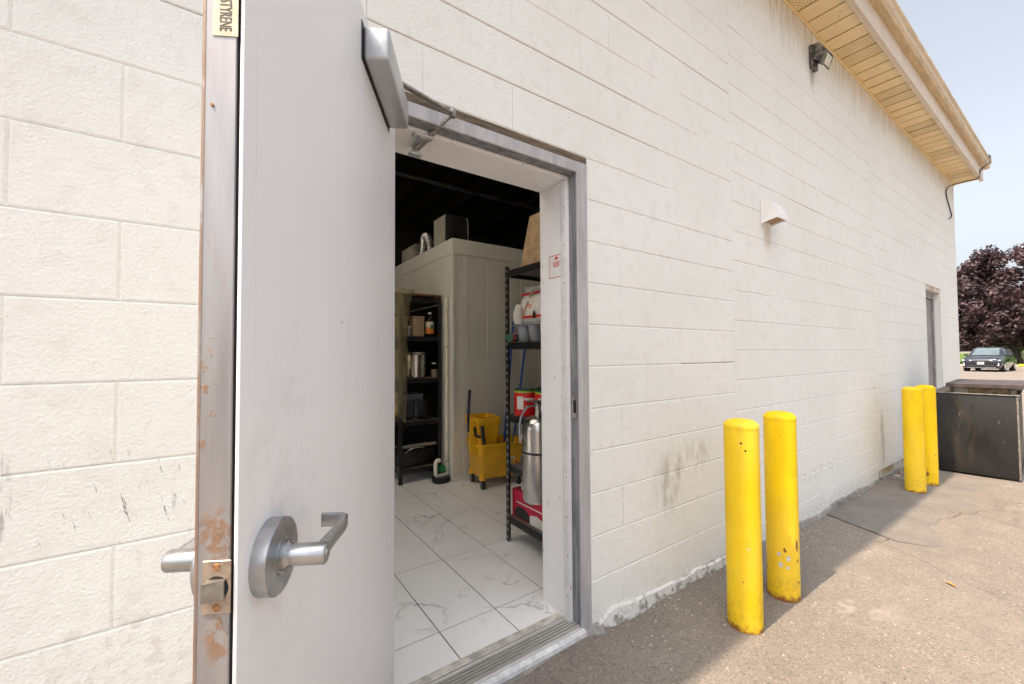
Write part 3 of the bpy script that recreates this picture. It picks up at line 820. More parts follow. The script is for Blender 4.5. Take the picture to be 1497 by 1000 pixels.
MB().box(RLX0, RLX1, RLY0, RLY1, 4.03, 4.036).build('added_rooflight', M['opal'], rfo, 0)

# ------------------------------------------------------------------ far grey door
fd = thing('grey_steel_door', 'closed grey steel door recessed in the block wall near its far corner', 'door', (DX0, 0, 0))
w = DX1 - DX0
f2 = MB(); f2.box(.002, .05, .075, .17, 0, 2.232, .002); f2.box(w - .05, w - .002, .075, .17, 0, 2.232, .002); f2.box(.0502, w - .0502, .0752, .17, 2.14, 2.232, .002)
f2.build('frame', M['grey_door'], fd)
MB().box(.053, w - .053, .098, .14, .04, 2.136, .002).build('leaf', M['grey_door'], fd)
rv = MB(); rv.box(.0, .0018, .012, .0748, -.03, 2.233); rv.box(w - .0018, w, .012, .0748, -.03, 2.233); rv.box(.002, w - .002, .012, .0748, 2.2322, 2.2345)
rv.build('reveal', M['block'], fd, 0)
MB().box(.002, w - .002, .02, .17, -.05, .03).build('sill', M['cement'], fd)
hd = MB(); hd.cyl((.115, .098, 1.03), (.115, .045, 1.03), .012, n=10); hd.tube([(.115, .045, 1.03), (.15, .042, 1.03), (.235, .046, 1.028)], .009); hd.cyl((.115, .098, 1.03), (.115, .088, 1.03), .042, n=18)
hd.build('lever_handle', M['arm_steel'], fd)
for z in (.35, 1.1, 1.88):
    MB().cyl((w - .052, .09, z - .06), (w - .052, .09, z + .06), .011, n=10).build('hinge', M['arm_steel'], fd)

# ------------------------------------------------------------------ the open door
TH = R(119.3); DL, DT = .93, .0445
door = thing('open_steel_door', 'pale grey steel door standing open with worn rusty latch edge', 'door', (.432, -.04, 0), -TH)
leaf = MB(); leaf.box(.004, DL - .0035, .0025, DT - .0055, .10, 2.165, .001)
leaf_o = leaf.build('core', M['gap_black'], door)
sk = MB(); sk.box(0, DL - .001, DT - .0048, DT, .098, 2.167, .0016, 2); sk.build('inner_skin', M['door'], door)
sk = MB(); sk.box(0, DL - .0005, 0, .0024, .098, 2.167, .001); sk.build('outer_skin', M['door'], door)
ed = MB(); ed.box(DL - .0033, DL, .0025, DT - .0078, .098, 2.167, .0008)
ed.box(DL - .0034, DL + .0006, .0005, .0045, .098, 2.167, .0012, 2)
ed.build('latch_edge', M['door_edge'], door)
cap = MB(); cap.box(.004, DL - .004, .003, DT - .006, 2.1655, 2.1668); cap.build('top_channel', M['door_edge'], door)
# faint lock-stile seam
MB().box(DL - .0305, DL - .0295, DT - .0001, DT + .0003, .1, 2.16).build('stile_seam', M['door'], door)
# latch plate
LX = DL + .0006
lp = MB(); lp.box(LX - .001, LX + .0012, .0098, .0385, 1.062, 1.119, .0006); plate = lp.build('latch_plate', M['latch'], door)
for z in (1.069, 1.112):
    s_ = MB().cyl((LX + .001, .0242, z), (LX + .0020, .0242, z), .0042, .0036, n=14).build('screw', M['screw_rust'], plate)
hole = MB().cyl((LX + .0008, .0242, 1.090), (LX + .0016, .0242, 1.090), .0125, n=24).build('latch_bore', M['gap_black'], plate)
lt = MB(); lt.prism([(.0155, .0), (.0335, .0), (.0335, .003), (.0155, .0115)], 1.0795, 1.0995, 'z')
# prism in 'z' axis uses (u,v,a) = (y?,x?): remap to door axes
lm = lt.mesh('latch_bolt', M['arm_steel']); lm.transform(Matrix(((0, 1, 0, LX + .0014), (1, 0, 0, 0), (0, 0, 1, 0), (0, 0, 0, 1)))); lm.flip_normals()
link('latch_bolt', lm, plate)
# levers on both faces
def lever(side, name):
    y0 = DT if side > 0 else 0
    cx, cz = .862, 1.090
    ax = Matrix.Translation((cx, y0, cz)) @ Matrix.Rotation(R(-90 * side), 4, 'X')
    b = MB(); b.lathe([(0, 0), (.0455, 0), (.0455, .0170), (.0447, .0180), (.0225, .0188), (.0225, .0205), (0, .0205)], 48, ax)
    rose = b.build('lever_rose', M['chrome'], door, 20)
    b = MB(); b.lathe([(0, .018), (.0175, .018), (.0175, .025), (.0150, .027), (.0132, .030), (.0132, .069), (.0122, .071), (.0105, .0715), (0, .0715)], 32, ax)
    b.lathe([(.0, .0714), (.0068, .0714), (.0068, .0728), (0, .0728)], 18, ax)
    b.build('spindle', M['chrome'], rose, 30)
    def P(x, d, z): return Vector((cx + x, y0 + side * d, cz + z))
    # flat bent grip towards the hinge side, returning to the door face
    b = MB(); path = [(-.004, .0615), (-.030, .0625), (-.060, .0640), (-.088, .0655), (-.103, .0645), (-.109, .058), (-.110, .045), (-.110, .027)]
    rings = []
    for i, (x, d) in enumerate(path):
        a_ = Vector(path[min(i+1, len(path)-1)]) - Vector(path[max(i-1, 0)]); a_.normalize(); nn = Vector((-a_.y, a_.x))
        hw = .0118 - .0015 * min(1, i / 4); th = .0028 if i > 1 else .0045
        ring = []
        for sx_, sz_ in ((1, .75), (1, -.75), (.6, -1), (-.6, -1), (-1, -.75), (-1, .75), (-.6, 1), (.6, 1)):
            ring.append(P(x + nn.x * th * sx_, d + nn.y * th * sx_, hw * sz_))
        rings.append(ring)
    b.loft(rings); b.build('lever_grip', M['chrome'], rose, 40)
    return rose
lever(1, 'in'); lever(-1, 'out')
# foam sticker on the door edge
lb = MB(); lb.box(LX - .0004, LX + .0003, .0115, .0385, 1.699, 1.90, .0002); lab = lb.build('foam_label', mk('label_cream', (.66, .58, .42), .6, 0, .18, 60), door)
text_mesh('label_lettering', 'POLYSTYRENE', .0185, M['black_print'], frame_mx((LX + .0005, .0245, 1.7045), (0, 0, -1), (0, 1, 0)) @ Matrix.Diagonal((.50, 1, 1, 1)), lab, .0002, 'RIGHT')
for zz in (1.62,):
    MB().cyl((LX, .012, zz), (LX + .001, .012, zz), .0018, n=8).build('rust_pit', M['screw_rust'], door)
# closer body and arms
cb = MB(); cb.box(.115, .425, DT + .0015, DT + .062, 2.043, 2.122, .007, 3); clo = cb.build('closer_body', M['closer'], door)
MB().box(.105, .435, DT + .0001, DT + .0015, 2.036, 2.129).build('mount_plate', M['rubber'], clo)
inv = (Matrix.Translation((.432, -.04, 0)) @ Matrix.Rotation(-TH, 4, 'Z')).inverted()
def Wl(x, y, z): return inv @ Vector((x, y, z))
spn = Vector((.20, DT + .032, 2.122))
elb = Wl(.690, -.055, 2.236)
brk = Wl(.617, .135, 2.158)
MB().cyl(spn, spn + Vector((0, 0, .03)), .013, n=16).build('closer_spindle', M['arm_steel'], clo)
def bar(a, b, w, h):
    a, b = Vector(a), Vector(b); d = (b - a); ln_ = d.length; d.normalize(); s_ = Vector((0, 0, 1)).cross(d).normalized(); u_ = d.cross(s_)
    m = Matrix((d, s_, u_)).transposed().to_4x4(); m.translation = a
    return MB().box(0, ln_, -w/2, w/2, -h/2, h/2, min(w, h) * .35, 2, mx=m)
bar(spn + Vector((0, 0, .022)), elb, .020, .009).build('main_arm', M['arm_steel'], door)
MB().cyl(elb - Vector((0, 0, .014)), elb + Vector((0, 0, .014)), .012, n=16).build('arm_elbow', M['arm_steel'], door)
fo = bar(elb - Vector((0, 0, .004)), elb.lerp(brk, .62), .013, .013).build('forearm_rod', M['arm_steel'], door)
bar(elb.lerp(brk, .45) - Vector((0, 0, .004)), brk - Vector((0, 0, .006)), .024, .012).build('forearm_tube', M['arm_steel'], door)
fb = MB()
# shoe bracket screwed to the underside of the frame stop (world-aligned)
mxw = inv @ Matrix.Translation((.622, .120, 0))
fb.box(-.040, .040, -.075, -.040, 2.1745, 2.1845, .003, mx=mxw); fb.box(-.016, .016, -.07, .03, 2.170, 2.1744, .002, mx=mxw); fb.cyl(mxw @ Vector((0, .015, 2.146)), mxw @ Vector((0, .015, 2.1699)), .013, n=16)
fb.box(-.026, .026, .002, .034, 2.136, 2.146, .004, 2, mx=mxw)
fb.build('arm_bracket', M['closer'], door)
# butt hinges on the pivot line
hm = MB().cyl((0, 0, -.057), (0, 0, .057), .0075, n=12).mesh('hinge_barrel', M['arm_steel'])
for z in (.33, 1.13, 1.93): link('hinge_barrel', hm, door, (-.004, -.006, z))

# ------------------------------------------------------------------ fittings on the wall
wl = thing('wall_floodlight', 'weathered bronze wall floodlight mounted just under the eave', 'light', (4.255, 0, 3.93)); wl.scale = (.76, .92, .95)
MB().box(-.075, .075, -.035, -.0005, -.10, .115, .008, 2).build('back_box', M['lamp_metal'], wl)
hb = MB(); hb.loft([[Vector(q) for q in ring] for ring in (
    ((-.070, -.036, .11), (.070, -.036, .11), (.070, -.036, -.03), (-.070, -.036, -.03)),
    ((-.082, -.085, .095), (.082, -.085, .095), (.082, -.090, -.075), (-.082, -.090, -.075)),
    ((-.082, -.150, -.015), (.082, -.150, -.015), (.082, -.110, -.125), (-.082, -.110, -.125)))])
hb.build('housing', M['lamp_metal'], wl, 20)
ln_ = MB(); ln_.faces([(-.068, -.1465, -.034), (.068, -.1465, -.034), (.068, -.1165, -.117), (-.068, -.1165, -.117), (-.068, -.1495, -.035), (.068, -.1495, -.035), (.068, -.1195, -.118), (-.068, -.1195, -.118)],
    [(0,1,2,3), (4,7,6,5), (0,4,5,1), (1,5,6,2), (2,6,7,3), (3,7,4,0)])
ln_.build('lens', M['lamp_glass'], wl, 0)
rm = MB(); rm.tube([(-.078, -.151, -.022), (.078, -.151, -.022), (.078, -.115, -.124), (-.078, -.115, -.124), (-.078, -.151, -.022)], .006, 6); rm.build('lens_rim', M['lamp_metal'], wl)

vh = thing('vent_hood', 'small white plastic dryer vent hood sticking out of the wall', 'vent', (3.225, 0, 2.285)); vh.scale = (.88, .84, 1)
fl = MB(); fl.box(0, .185, -.012, -.0005, 0, .19, .003); fl.build('flange', M['vent_white'], vh)
hp = [(-.0122, .185), (-.03, .185), (-.085, .145), (-.125, .075), (-.135, .035), (-.135, .022), (-.0122, .006)]
hd = MB()
for x0, x1 in ((.006, .010), (.175, .179)): hd.prism(hp, x0, x1)
top = hp[:6]
for (a, b), (c_, d) in zip(top, top[1:]):
    hd.faces([(.0101, a, b), (.1749, a, b), (.1749, c_, d), (.0101, c_, d), (.0101, a + .003, b - .003), (.1749, a + .003, b - .003), (.1749, c_ + .003, d - .003), (.0101, c_ + .003, d - .003)],
             [(0,1,2,3), (7,6,5,4), (0,4,5,1), (2,6,7,3)])
hd.build('hood', M['vent_white'], vh, 25)
fp = MB(); fp.faces([(.012, -.128, .036), (.173, -.128, .036), (.173, -.018, .020), (.012, -.018, .020), (.012, -.128, .040), (.173, -.128, .040), (.173, -.018, .024), (.012, -.018, .024)],
    [(0,1,2,3), (7,6,5,4), (0,4,5,1), (1,5,6,2), (2,6,7,3), (3,7,4,0)]); fp.build('damper_flap', M['vent_brown'], vh, 0)
for z in (.04, .155):
    MB().cyl((.0125, -.012, z), (.0125, -.015, z), .005, n=10).build('screw', M['lamp_metal'], vh)

def smooth_path(pts, n=8):
    pts = [Vector(p) for p in pts]; out = []
    P_ = [pts[0]] + pts + [pts[-1]]
    for i in range(1, len(P_) - 2):
        a, b, c_, d = P_[i-1], P_[i], P_[i+1], P_[i+2]
        for k in range(n):
            t_ = k / n
            out.append(.5 * ((2*b) + (c_-a)*t_ + (2*a-5*b+4*c_-d)*t_*t_ + (3*b-a-3*c_+d)*t_**3))
    out.append(pts[-1]); return out
cbl = MB().tube(smooth_path([(10.0, FY - .10, SZ + .28), (10.10, FY - .125, SZ + .272), (10.05, FY - .12, SZ + .16), (9.95, FY - .035, SZ + .05), (10.02, FY, SZ - .055), (10.02, -.20, SZ - .06), (9.95, -.05, SZ - .09), (9.68, -.020, SZ - .20), (9.62, -.016, SZ - .33), (9.86, -.016, SZ - .50), (9.98, -.016, SZ - .60), (9.80, -.018, SZ - .68)]), .0085, 8).build('loose_cable', M['cable'])
tag(cbl, 'loose black cable dangling from the gutter at the building corner', 'cable')

# ------------------------------------------------------------------ bollards
def bollard(x, y, label, extra=None):
    z = gz(x, y)
    r = .0785; h = 1.012 - z if x < 4 else 1.03
    t_ = thing('bollard', label, 'bollard', (x, y, z), random.uniform(0, 6), 'yellow pipe bollards guarding the wall')
    b = MB(); b.lathe([(r, -.05), (r, h - .045), (r * .995, h - .041)], 40); b.build('post', M['yellow'], t_, 50)
    b = MB(); b.lathe([(r + .0012, h - .043), (r + .0012, h - .034), (r * .95, h - .022), (r * .75, h - .009), (r * .4, h - .002), (0, h)], 40); b.build('domed_cap', M['yellow'], t_, 60)
    return t_
b1 = bollard(2.124, -.370, 'yellow bollard by the doorway with small dark holes near its top')
b2 = bollard(2.566, -.364, 'yellow bollard by the doorway with four bare grey chips near its base')
bollard(5.60, -.318, 'yellow bollard beside the black bin, standing on the doorway side')
bollard(6.02, -.335, 'yellow bollard right up against the black bin')
def on_bollard(b, ang_world, z, w, h, name, mat):
    r = .0787; a0 = ang_world - b.rotation_euler.z
    m = MB(); n = 5; v = []; f = []
    for i in range(n + 1):
        for j in (0, 1):
            a_ = a0 + (i / n - .5) * w / r; v.append((math.cos(a_) * (r + .0004), math.sin(a_) * (r + .0004), z + (j - .5) * h * (math.sin(math.pi * (i + .6) / (n + 1.2)))))
    for i in range(n): f.append((2*i, 2*i+2, 2*i+3, 2*i+1))
    m.faces(v, f); return m.build(name, mat, b, 0)
toc = math.atan2(-1.42 + .36, -2.56)
for da, z, w_, h_ in ((-.33, .235, .020, .030), (.22, .250, .018, .024), (-.28, .185, .020, .014), (.14, .195, .022, .030)):
    on_bollard(b2, toc - da, z, w_, h_, 'paint_chip', M['chip_grey'])
on_bollard(b2, toc + .95, .30, .020, .065, 'rust_spot', M['screw_rust']); on_bollard(b2, toc + 1.0, .22, .012, .02, 'rust_spot', M['screw_rust'])
for da, z in ((-.15, .90), (-.38, .865)): on_bollard(b1, toc - da - .1, z, .010, .010, 'hole', M['gap_black'])
on_bollard(b1, toc + .35, .40, .016, .007, 'paint_chip', M['chip_grey']); on_bollard(b1, toc + .0, .24, .007, .01, 'rust_spot', M['screw_rust'])

# ------------------------------------------------------------------ grease bin
bx, by = 6.86, -.885
bz = gz(bx, by)
bn = thing('grease_bin', 'black steel grease bin with hinged lid and pale drip marks', 'bin', (bx, by, bz), R(3))
bw, bl, bh = .645, 1.25, .90
bd = MB(); bd.box(0, bl, 0, bw, .022, bh, .006, 2); bd.build('body', M['bin'], bn)
MB().box(-.004, .012, -.004, .012, .0225, bh - .001, .003).build('corner_angle', M['bin_edge'], bn)
tr = MB()
tr.box(-.012, .02, -.012, bw + .012, bh + .0005, bh + .012, .003); tr.box(bl - .02, bl + .012, -.012, bw + .012, bh + .0005, bh + .012, .003)
tr.box(.0205, bl - .0205, -.012, .02, bh + .0008, bh + .0115, .003); tr.box(.0205, bl - .0205, bw - .02, bw + .012, bh + .0008, bh + .0115, .003)
tr.build('rim', M['bin_edge'], bn)
MB().box(.021, bl - .021, .021, bw - .021, bh + .001, bh + .006).build('top_plate', M['bin_grease'], bn)
cr_ = MB(); cr_.box(.10, bl - .15, .05, bw - .14, bh + .0065, bh + .088, .012, 2); cr_.build('opening_collar', M['bin_grease'], bn)
lid = MB(); lm_ = Matrix.Translation((0.03, .49, bh + .100)) @ Matrix.Rotation(R(-.5), 4, 'X')
lid.box(0, bl - .12, -.62, 0.04, 0, .014, .003, mx=lm_); lid.box(-.003, .012, -.62, .04, -.028, .0139, .002, mx=lm_); lid.box(.0125, bl - .12, -.623, -.61, -.025, .0138, .002, mx=lm_)
lo_ = lid.build('lid', M['bin_lid'], bn)
hg = MB(); hg.cyl((.075, .42, bh + .05), (.16, .42, bh + .05), .018, n=12); hg.box(.08, .10, .36, .47, bh + .006, bh + .098, .004); hg.build('lid_hinge', M['bin_edge'], bn)
MB().box(.08, .11, .01, .05, bh + .006, bh + .092, .004).build('lid_latch', M['bin_edge'], bn)
sk_ = MB()
for x_ in (.08, bl - .2): sk_.box(x_, x_ + .1, .02, bw - .02, 0, .0218, .003)
sk_.build('skid', M['bin_edge'], bn)

# ------------------------------------------------------------------ litter on the ground
rs = random.Random(11)
def pebble(r, x, y, mat, name):
    b = MB(); bmesh.ops.create_icosphere(b.bm, subdivisions=1, radius=r)
    for v in b.bm.verts:
        v.co *= 1 + .35 * mnoise.noise(v.co * 60 + Vector((x * 9, y * 9, 0))); v.co.z *= .6
    me = b.mesh(name, mat, 0)
    return link(name, me, None, (x, y, gz(x, y) + r * .3), (0, 0, rs.uniform(0, 6)))
gb = MB()
for i in range(900):
    if i < 520: x_ = rs.uniform(1.5, 6.6); y_ = -.02 - abs(rs.gauss(0, .14))
    else: x_ = rs.uniform(1.2, 6.5); y_ = -rs.uniform(.1, 1.8)
    r_ = rs.choice((.0025, .003, .004, .005, .0065)) * (1.2 if rs.random() < .06 else .9)
    if i >= 520: r_ *= .8
    t0 = len(gb.bm.verts); g0 = bmesh.ops.create_icosphere(gb.bm, subdivisions=1, radius=r_)
    o_ = Vector((x_, y_, gz(x_, y_) + r_ * .3)); sx_, sy_ = rs.uniform(.7, 1.5), rs.uniform(.7, 1.3)
    for v in g0['verts']:
        v.co = Vector((v.co.x * sx_, v.co.y * sy_, v.co.z * .55)) + o_
tag(gb.build('gravel', M['stone'], None, 0), 'loose grit and chips scattered on the asphalt', 'gravel', kind='stuff')
for (x_, y_, r_, lab_) in ((6.10, -.075, .035, 'pale broken stone lying at the wall behind the bollards'), (6.32, -.06, .028, 'smaller reddish stone lying at the wall behind the bollards')):
    tag(pebble(r_, x_, y_, M['stone'] if r_ > .03 else mk('red_stone', (.33, .20, .15), .85), 'stone'), lab_, 'stone')
lf = MB(); lf.faces([(-.03, -.004, .002), (-.012, -.011, .007), (.012, -.010, .008), (.034, .0, .003), (.012, .010, .007), (-.012, .010, .009), (0, 0, .004)], [(0,1,6), (1,2,6), (2,3,6), (3,4,6), (4,5,6), (5,0,6)])
lo = lf.build('dry_leaf', M['leaf_orange'], None, 0); lo.location = (3.513, -.867, gz(3.513, -.867) + .002); lo.rotation_euler = (0, 0, .9)
tag(lo, 'dry orange leaf on the sunlit asphalt', 'leaf')

# ------------------------------------------------------------------ interior: floor, walls, ceiling
FLZ = .080
flr = MB().box(WX0 + .2, WX1 - .2, .1425, 8.0, -.1, FLZ - .004).build('floor', M['grout'], None, 0); tag(flr, 'dark grouted floor bed of the back room', kind='structure')
tg = .0024
tm = {}
def tile_mesh(w_, d_):
    key = (round(w_, 3), round(d_, 3))
    if key not in tm: tm[key] = MB().box(0, w_, 0, d_, -.0035, 0, .0008).mesh('floor_tile', M['tile'])
    return tm[key]
for i in range(-12, 14):
    x0 = .822 + i * .300 + tg; x1 = x0 + .300 - 2 * tg
    for j in range(-1, 7):
        y0 = .347 + j * .600 + tg; y1 = y0 + .6 - 2 * tg
        y0 = max(y0, .1435)
        link('floor_tile', tile_mesh(x1 - x0, y1 - y0), flr, (x0, y0, FLZ))
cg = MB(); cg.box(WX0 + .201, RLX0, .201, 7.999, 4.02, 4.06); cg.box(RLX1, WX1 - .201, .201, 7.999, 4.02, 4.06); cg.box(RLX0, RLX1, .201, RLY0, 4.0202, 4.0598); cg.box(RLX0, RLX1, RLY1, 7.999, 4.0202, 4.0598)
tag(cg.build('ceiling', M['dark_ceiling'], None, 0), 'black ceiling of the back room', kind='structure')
cgo = [o_ for o_ in bpy.data.objects if o_.name == 'ceiling'][0]
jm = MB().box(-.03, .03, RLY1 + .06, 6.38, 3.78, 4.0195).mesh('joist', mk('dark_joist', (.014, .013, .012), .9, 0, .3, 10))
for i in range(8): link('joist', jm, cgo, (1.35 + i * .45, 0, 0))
jp = MB().tube([(1.3, 3.6, 3.62), (4.9, 3.6, 3.60)], .028, 10).build('conduit', mk('dull_conduit', (.10, .095, .09), .5, .5), cgo)
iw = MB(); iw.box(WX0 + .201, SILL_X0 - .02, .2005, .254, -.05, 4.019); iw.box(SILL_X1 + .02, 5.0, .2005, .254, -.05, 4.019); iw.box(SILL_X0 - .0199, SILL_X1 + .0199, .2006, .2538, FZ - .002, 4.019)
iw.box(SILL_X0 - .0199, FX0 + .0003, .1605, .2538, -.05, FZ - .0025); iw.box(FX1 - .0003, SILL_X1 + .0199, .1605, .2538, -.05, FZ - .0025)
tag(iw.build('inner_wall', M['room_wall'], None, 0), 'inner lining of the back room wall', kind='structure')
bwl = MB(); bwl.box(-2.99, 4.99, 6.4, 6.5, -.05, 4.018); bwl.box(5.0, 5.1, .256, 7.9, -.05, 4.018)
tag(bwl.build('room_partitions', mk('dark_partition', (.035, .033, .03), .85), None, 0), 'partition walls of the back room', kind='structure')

# walk-in cooler
ck = thing('walk_in_cooler', 'tall cream walk-in cooler of ribbed insulated panels', 'cooler', (1.875, 2.295, FLZ))
H_ = 2.43
cuts = [.0, .105, .185, .405, .62, .84, 1.06, 1.5, 2.0, 2.6]
for a, b in zip(cuts, cuts[1:]): MB().box(a + .0012, b - .0012, .002 * ((cuts.index(a) + 1) % 2), .06, 0, H_ - .16, .002).build('front_panel', M['cooler'], ck)
cy = [.061, .14, .36, .42, .64, .70, 1.0, 1.06, 1.4, 1.9, 2.4]
for a, b in zip(cy, cy[1:]): MB().box(.002 * (cy.index(a) % 2), .06, a + .0012, b - .0012, 0, H_ - .16, .002).build('side_panel', M['cooler'], ck)
MB().box(-.006, 2.6, -.006, 2.4, H_ - .159, H_, .004).build('top_band', M['cooler'], ck)
MB().box(-.008, .03, -.008, .03, .0, H_ - .16, .004).build('corner_trim', M['cooler'], ck)
base = MB(); base.box(-.012, 2.6, -.012, -.001, 0, .06, .002); base.build('base_trim', M['cooler'], ck)
zt = FLZ + H_
cu = thing('condensing_unit', 'boxy dark condensing unit on top of the cooler at its corner', 'machine', (1.93, 2.56, zt))
MB().box(0, .27, 0, .30, .0, .33, .006).build('cabinet', M['black_metal'], cu)
MB().box(-.006, -.001, .01, .29, .005, .325, .002).build('side_cover', M['beige_box'], cu)
pp = MB()
pp.tube([(.265, -.006, .02), (.265, -.006, .28), (.255, .0, .325)], .006); pp.build('edge_pipe', M['arm_steel'], cu)
fan_ = MB()
for i in range(5): fan_.tube([(.135 + (.03 + i * .02) * math.cos(a_ * .5236), -.006, .17 + (.03 + i * .02) * math.sin(a_ * .5236)) for a_ in range(13)], .002, 5)
fan_.build('fan_guard', M['black_metal'], cu)
dk = MB(); pts = [Vector((1.93, 3.20, zt + .01)), Vector((1.93, 3.16, zt + .14)), Vector((1.93, 3.09, zt + .21)), Vector((1.94, 3.02, zt + .14)), Vector((1.95, 3.0, zt + .01))]
sp_ = smooth_path(pts, 10); dk.tube(sp_, [.045 + .007 * (i % 2) for i in range(len(sp_))], 12)
tag(dk.build('flexible_duct', M['duct']), 'short ribbed foil duct looping on top of the cooler', 'duct')
bxs = thing('carton', 'plain beige carton on top of the cooler beside the foil duct', 'box', (1.90, 3.45, zt))
MB().box(0, .4, 0, .35, 0, .18, .003).build('body', M['beige_box'], bxs); MB().box(.0, .4, -.12, -.002, .16, .176, .002).build('open_flap', M['beige_box'], bxs)
mot = MB(); mot.box(0, .24, 0, .2, 0, .08, .008); mot.cyl((.12, .1, .081), (.12, .1, .10), .06, n=16)
mo = mot.build('compressor_box', M['black_metal']); mo.location = (2.5, 2.5, zt); tag(mo, 'low black box on the cooler right of the condensing unit', 'box')

# pvc drain with green valve
pv = thing('drain_pipe', 'cream plastic drain pipe running down the cooler side to an elbow', 'pipe', (1.855, 2.385, FLZ))
q = MB(); q.tube([(0, 0, .12), (0, 0, 1.0), (-.002, 0, 1.78)], .015, 14); q.build('riser', M['pvc'], pv)
q = MB(); q.cyl((0, 0, 1.765), (0, 0, 1.83), .021, n=14); q.build('cap', M['pvc'], pv)
q = MB(); q.tube(smooth_path([(0, 0, .14), (0, 0, .075), (-.03, -.005, .065), (-.10, -.008, .065), (-.125, -.008, .09), (-.125, -.008, .19), (-.10, -.006, .215), (-.08, -.004, .205)], 6), .020, 14); q.build('trap', M['pvc'], pv)
for z_ in (.19, 1.33): MB().cyl((0, 0, z_), (0, 0, z_ + .012), .018, n=14).build('clamp', M['arm_steel'], pv)
q = MB(); q.box(-.085, -.03, -.03, .03, .095, .16, .01, 2); q.build('green_valve', M['green'], pv)
q = MB(); q.lathe([(0, 0), (.08, 0), (.09, .02), (.09, .045), (.075, .05), (0, .05)], 20); fd_ = q.build('floor_funnel', M['rubber'], pv); fd_.location = (-.07, 0, 0)

# shelving units
def shelving(name, label, loc, sx_, sy_, levels, hh, slots=True):
    t_ = thing(name, label, 'shelf', loc, 0, 'black boltless shelving units in the back room')
    sm_ = MB().box(-.0004, .0002, -.004, .004, -.009, .009).mesh('slot', M['slot'])
    for ix in (0, 1):
        for iy in (0, 1):
            x_, y_ = ix * sx_, iy * sy_
            dx, dy = (1 if ix == 0 else -1), (1 if iy == 0 else -1)
            b = MB(); xa, xb = sorted((x_, x_ + dx * .034)); ya, yb = sorted((y_, y_ + dy * .0025)); b.box(xa, xb, ya, yb, 0, hh)
            xa, xb = sorted((x_, x_ + dx * .0025)); ya, yb = sorted((y_ + dy * .0026, y_ + dy * .034)); b.box(xa, xb, ya, yb, 0, hh)
            po = b.build('post', M['black_metal'], t_)
            if slots:
                for k_ in range(int(hh / .05)):
                    for yy in (.0105, .0235):
                        link('slot', sm_, po, (x_ - (.0004 if ix == 0 else -.0004), y_ + dy * yy, .03 + k_ * .05))
    for z_ in levels:
        b = MB(); e = .004
        b.box(e, .012, .036, sy_ - .036, z_ - .042, z_ + .002, .002); b.box(sx_ - .012, sx_ - e, .036, sy_ - .036, z_ - .042, z_ + .002, .002)
        b.box(.036, sx_ - .036, e, .012, z_ - .042, z_ + .002, .002); b.box(.036, sx_ - .036, sy_ - .012, sy_ - e, z_ - .042, z_ + .002, .002)
        s2 = b.build('shelf_beam', M['black_metal'], t_)
        MB().box(.0125, sx_ - .0125, .0125, sy_ - .0125, z_ - .014, z_ - .001).build('shelf_board', M['shelf_board'], t_)
    if not slots:  # added black sheets stand in for the deep shade behind the shelves
        b = MB(); b.box(sx_ - .0037, sx_ - .0028, .037, sy_ - .037, .02, hh - .08); b.box(.037, sx_ - .037, sy_ - .0037, sy_ - .0028, .02, hh - .08); b.build('shade_sheet', M['black_metal'], t_)
    return t_
SRX, SRY = 1.590, .335
RL = [.165, .505, .845, 1.335, 1.83]
shelving('shelving_unit', 'black slotted shelving unit just inside the doorway holding red cans', (SRX, SRY, FLZ), 1.15, .60, RL, 1.86)
SLX, SLY = 1.405, 2.50
LLv = [.14, .60, 1.02, 1.44, 1.83]
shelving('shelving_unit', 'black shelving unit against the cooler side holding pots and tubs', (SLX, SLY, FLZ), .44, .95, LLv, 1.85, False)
def zr(i): return FLZ + RL[i] + .0025
def zl(i): return FLZ + LLv[i] + .0025
# contents of the near shelving
def can(x, y, z, label):
    t_ = thing('food_can', label, 'can', (x, y, z), R(20), 'large red food cans on the near shelf')
    b = MB(); b.lathe([(.0, .002), (.076, .002), (.0775, .006), (.0775, .166), (.076, .170)], 36); b.build('body', M['red'], t_)
    b = MB(); b.lathe([(.0778, .156), (.0790, .158), (.0790, .166), (.0778, .168)], 36); b.build('lime_band', M['lime'], t_)
    b = MB(); b.lathe([(.0795, .1682), (.0805, .171), (.0795, .178), (.074, .178), (.073, .172), (0, .172)], 36); b.build('lid', M['can_lid'], t_)
    for a0, w_, z0, h_, nm, mt in ((math.pi * 1.13 - R(20), .05, .09, .085, 'paper_label', M['paper']), (math.pi * 1.40 - R(20), .075, .115, .016, 'lettering', M['paper'])):
        v = []; f = []
        for i in range(9):
            a_ = a0 + (i / 8 - .5) * w_ / .078
            for j in (0, 1): v.append((.0781 * math.cos(a_), .0781 * math.sin(a_), z0 + (j - .5) * h_))
        for i in range(8): f.append((2*i, 2*i+2, 2*i+3, 2*i+1))
        MB().faces(v, f).build(nm, mt, t_)
    return t_
can(1.682, .830, zr(2), 'red food can at the shelf corner with white paper label')
can(1.722, .655, zr(2), 'red food can tucked behind the cylinder, second from the shelf corner')
can(1.852, .80, zr(2), 'red food can set back behind the front ones')
bg_ = thing('flour_bag', 'white paper food bag with red stripes sitting on grey tray', 'bag', (1.64, .52, zr(3) + .125), 0)
b = MB(); rings = []
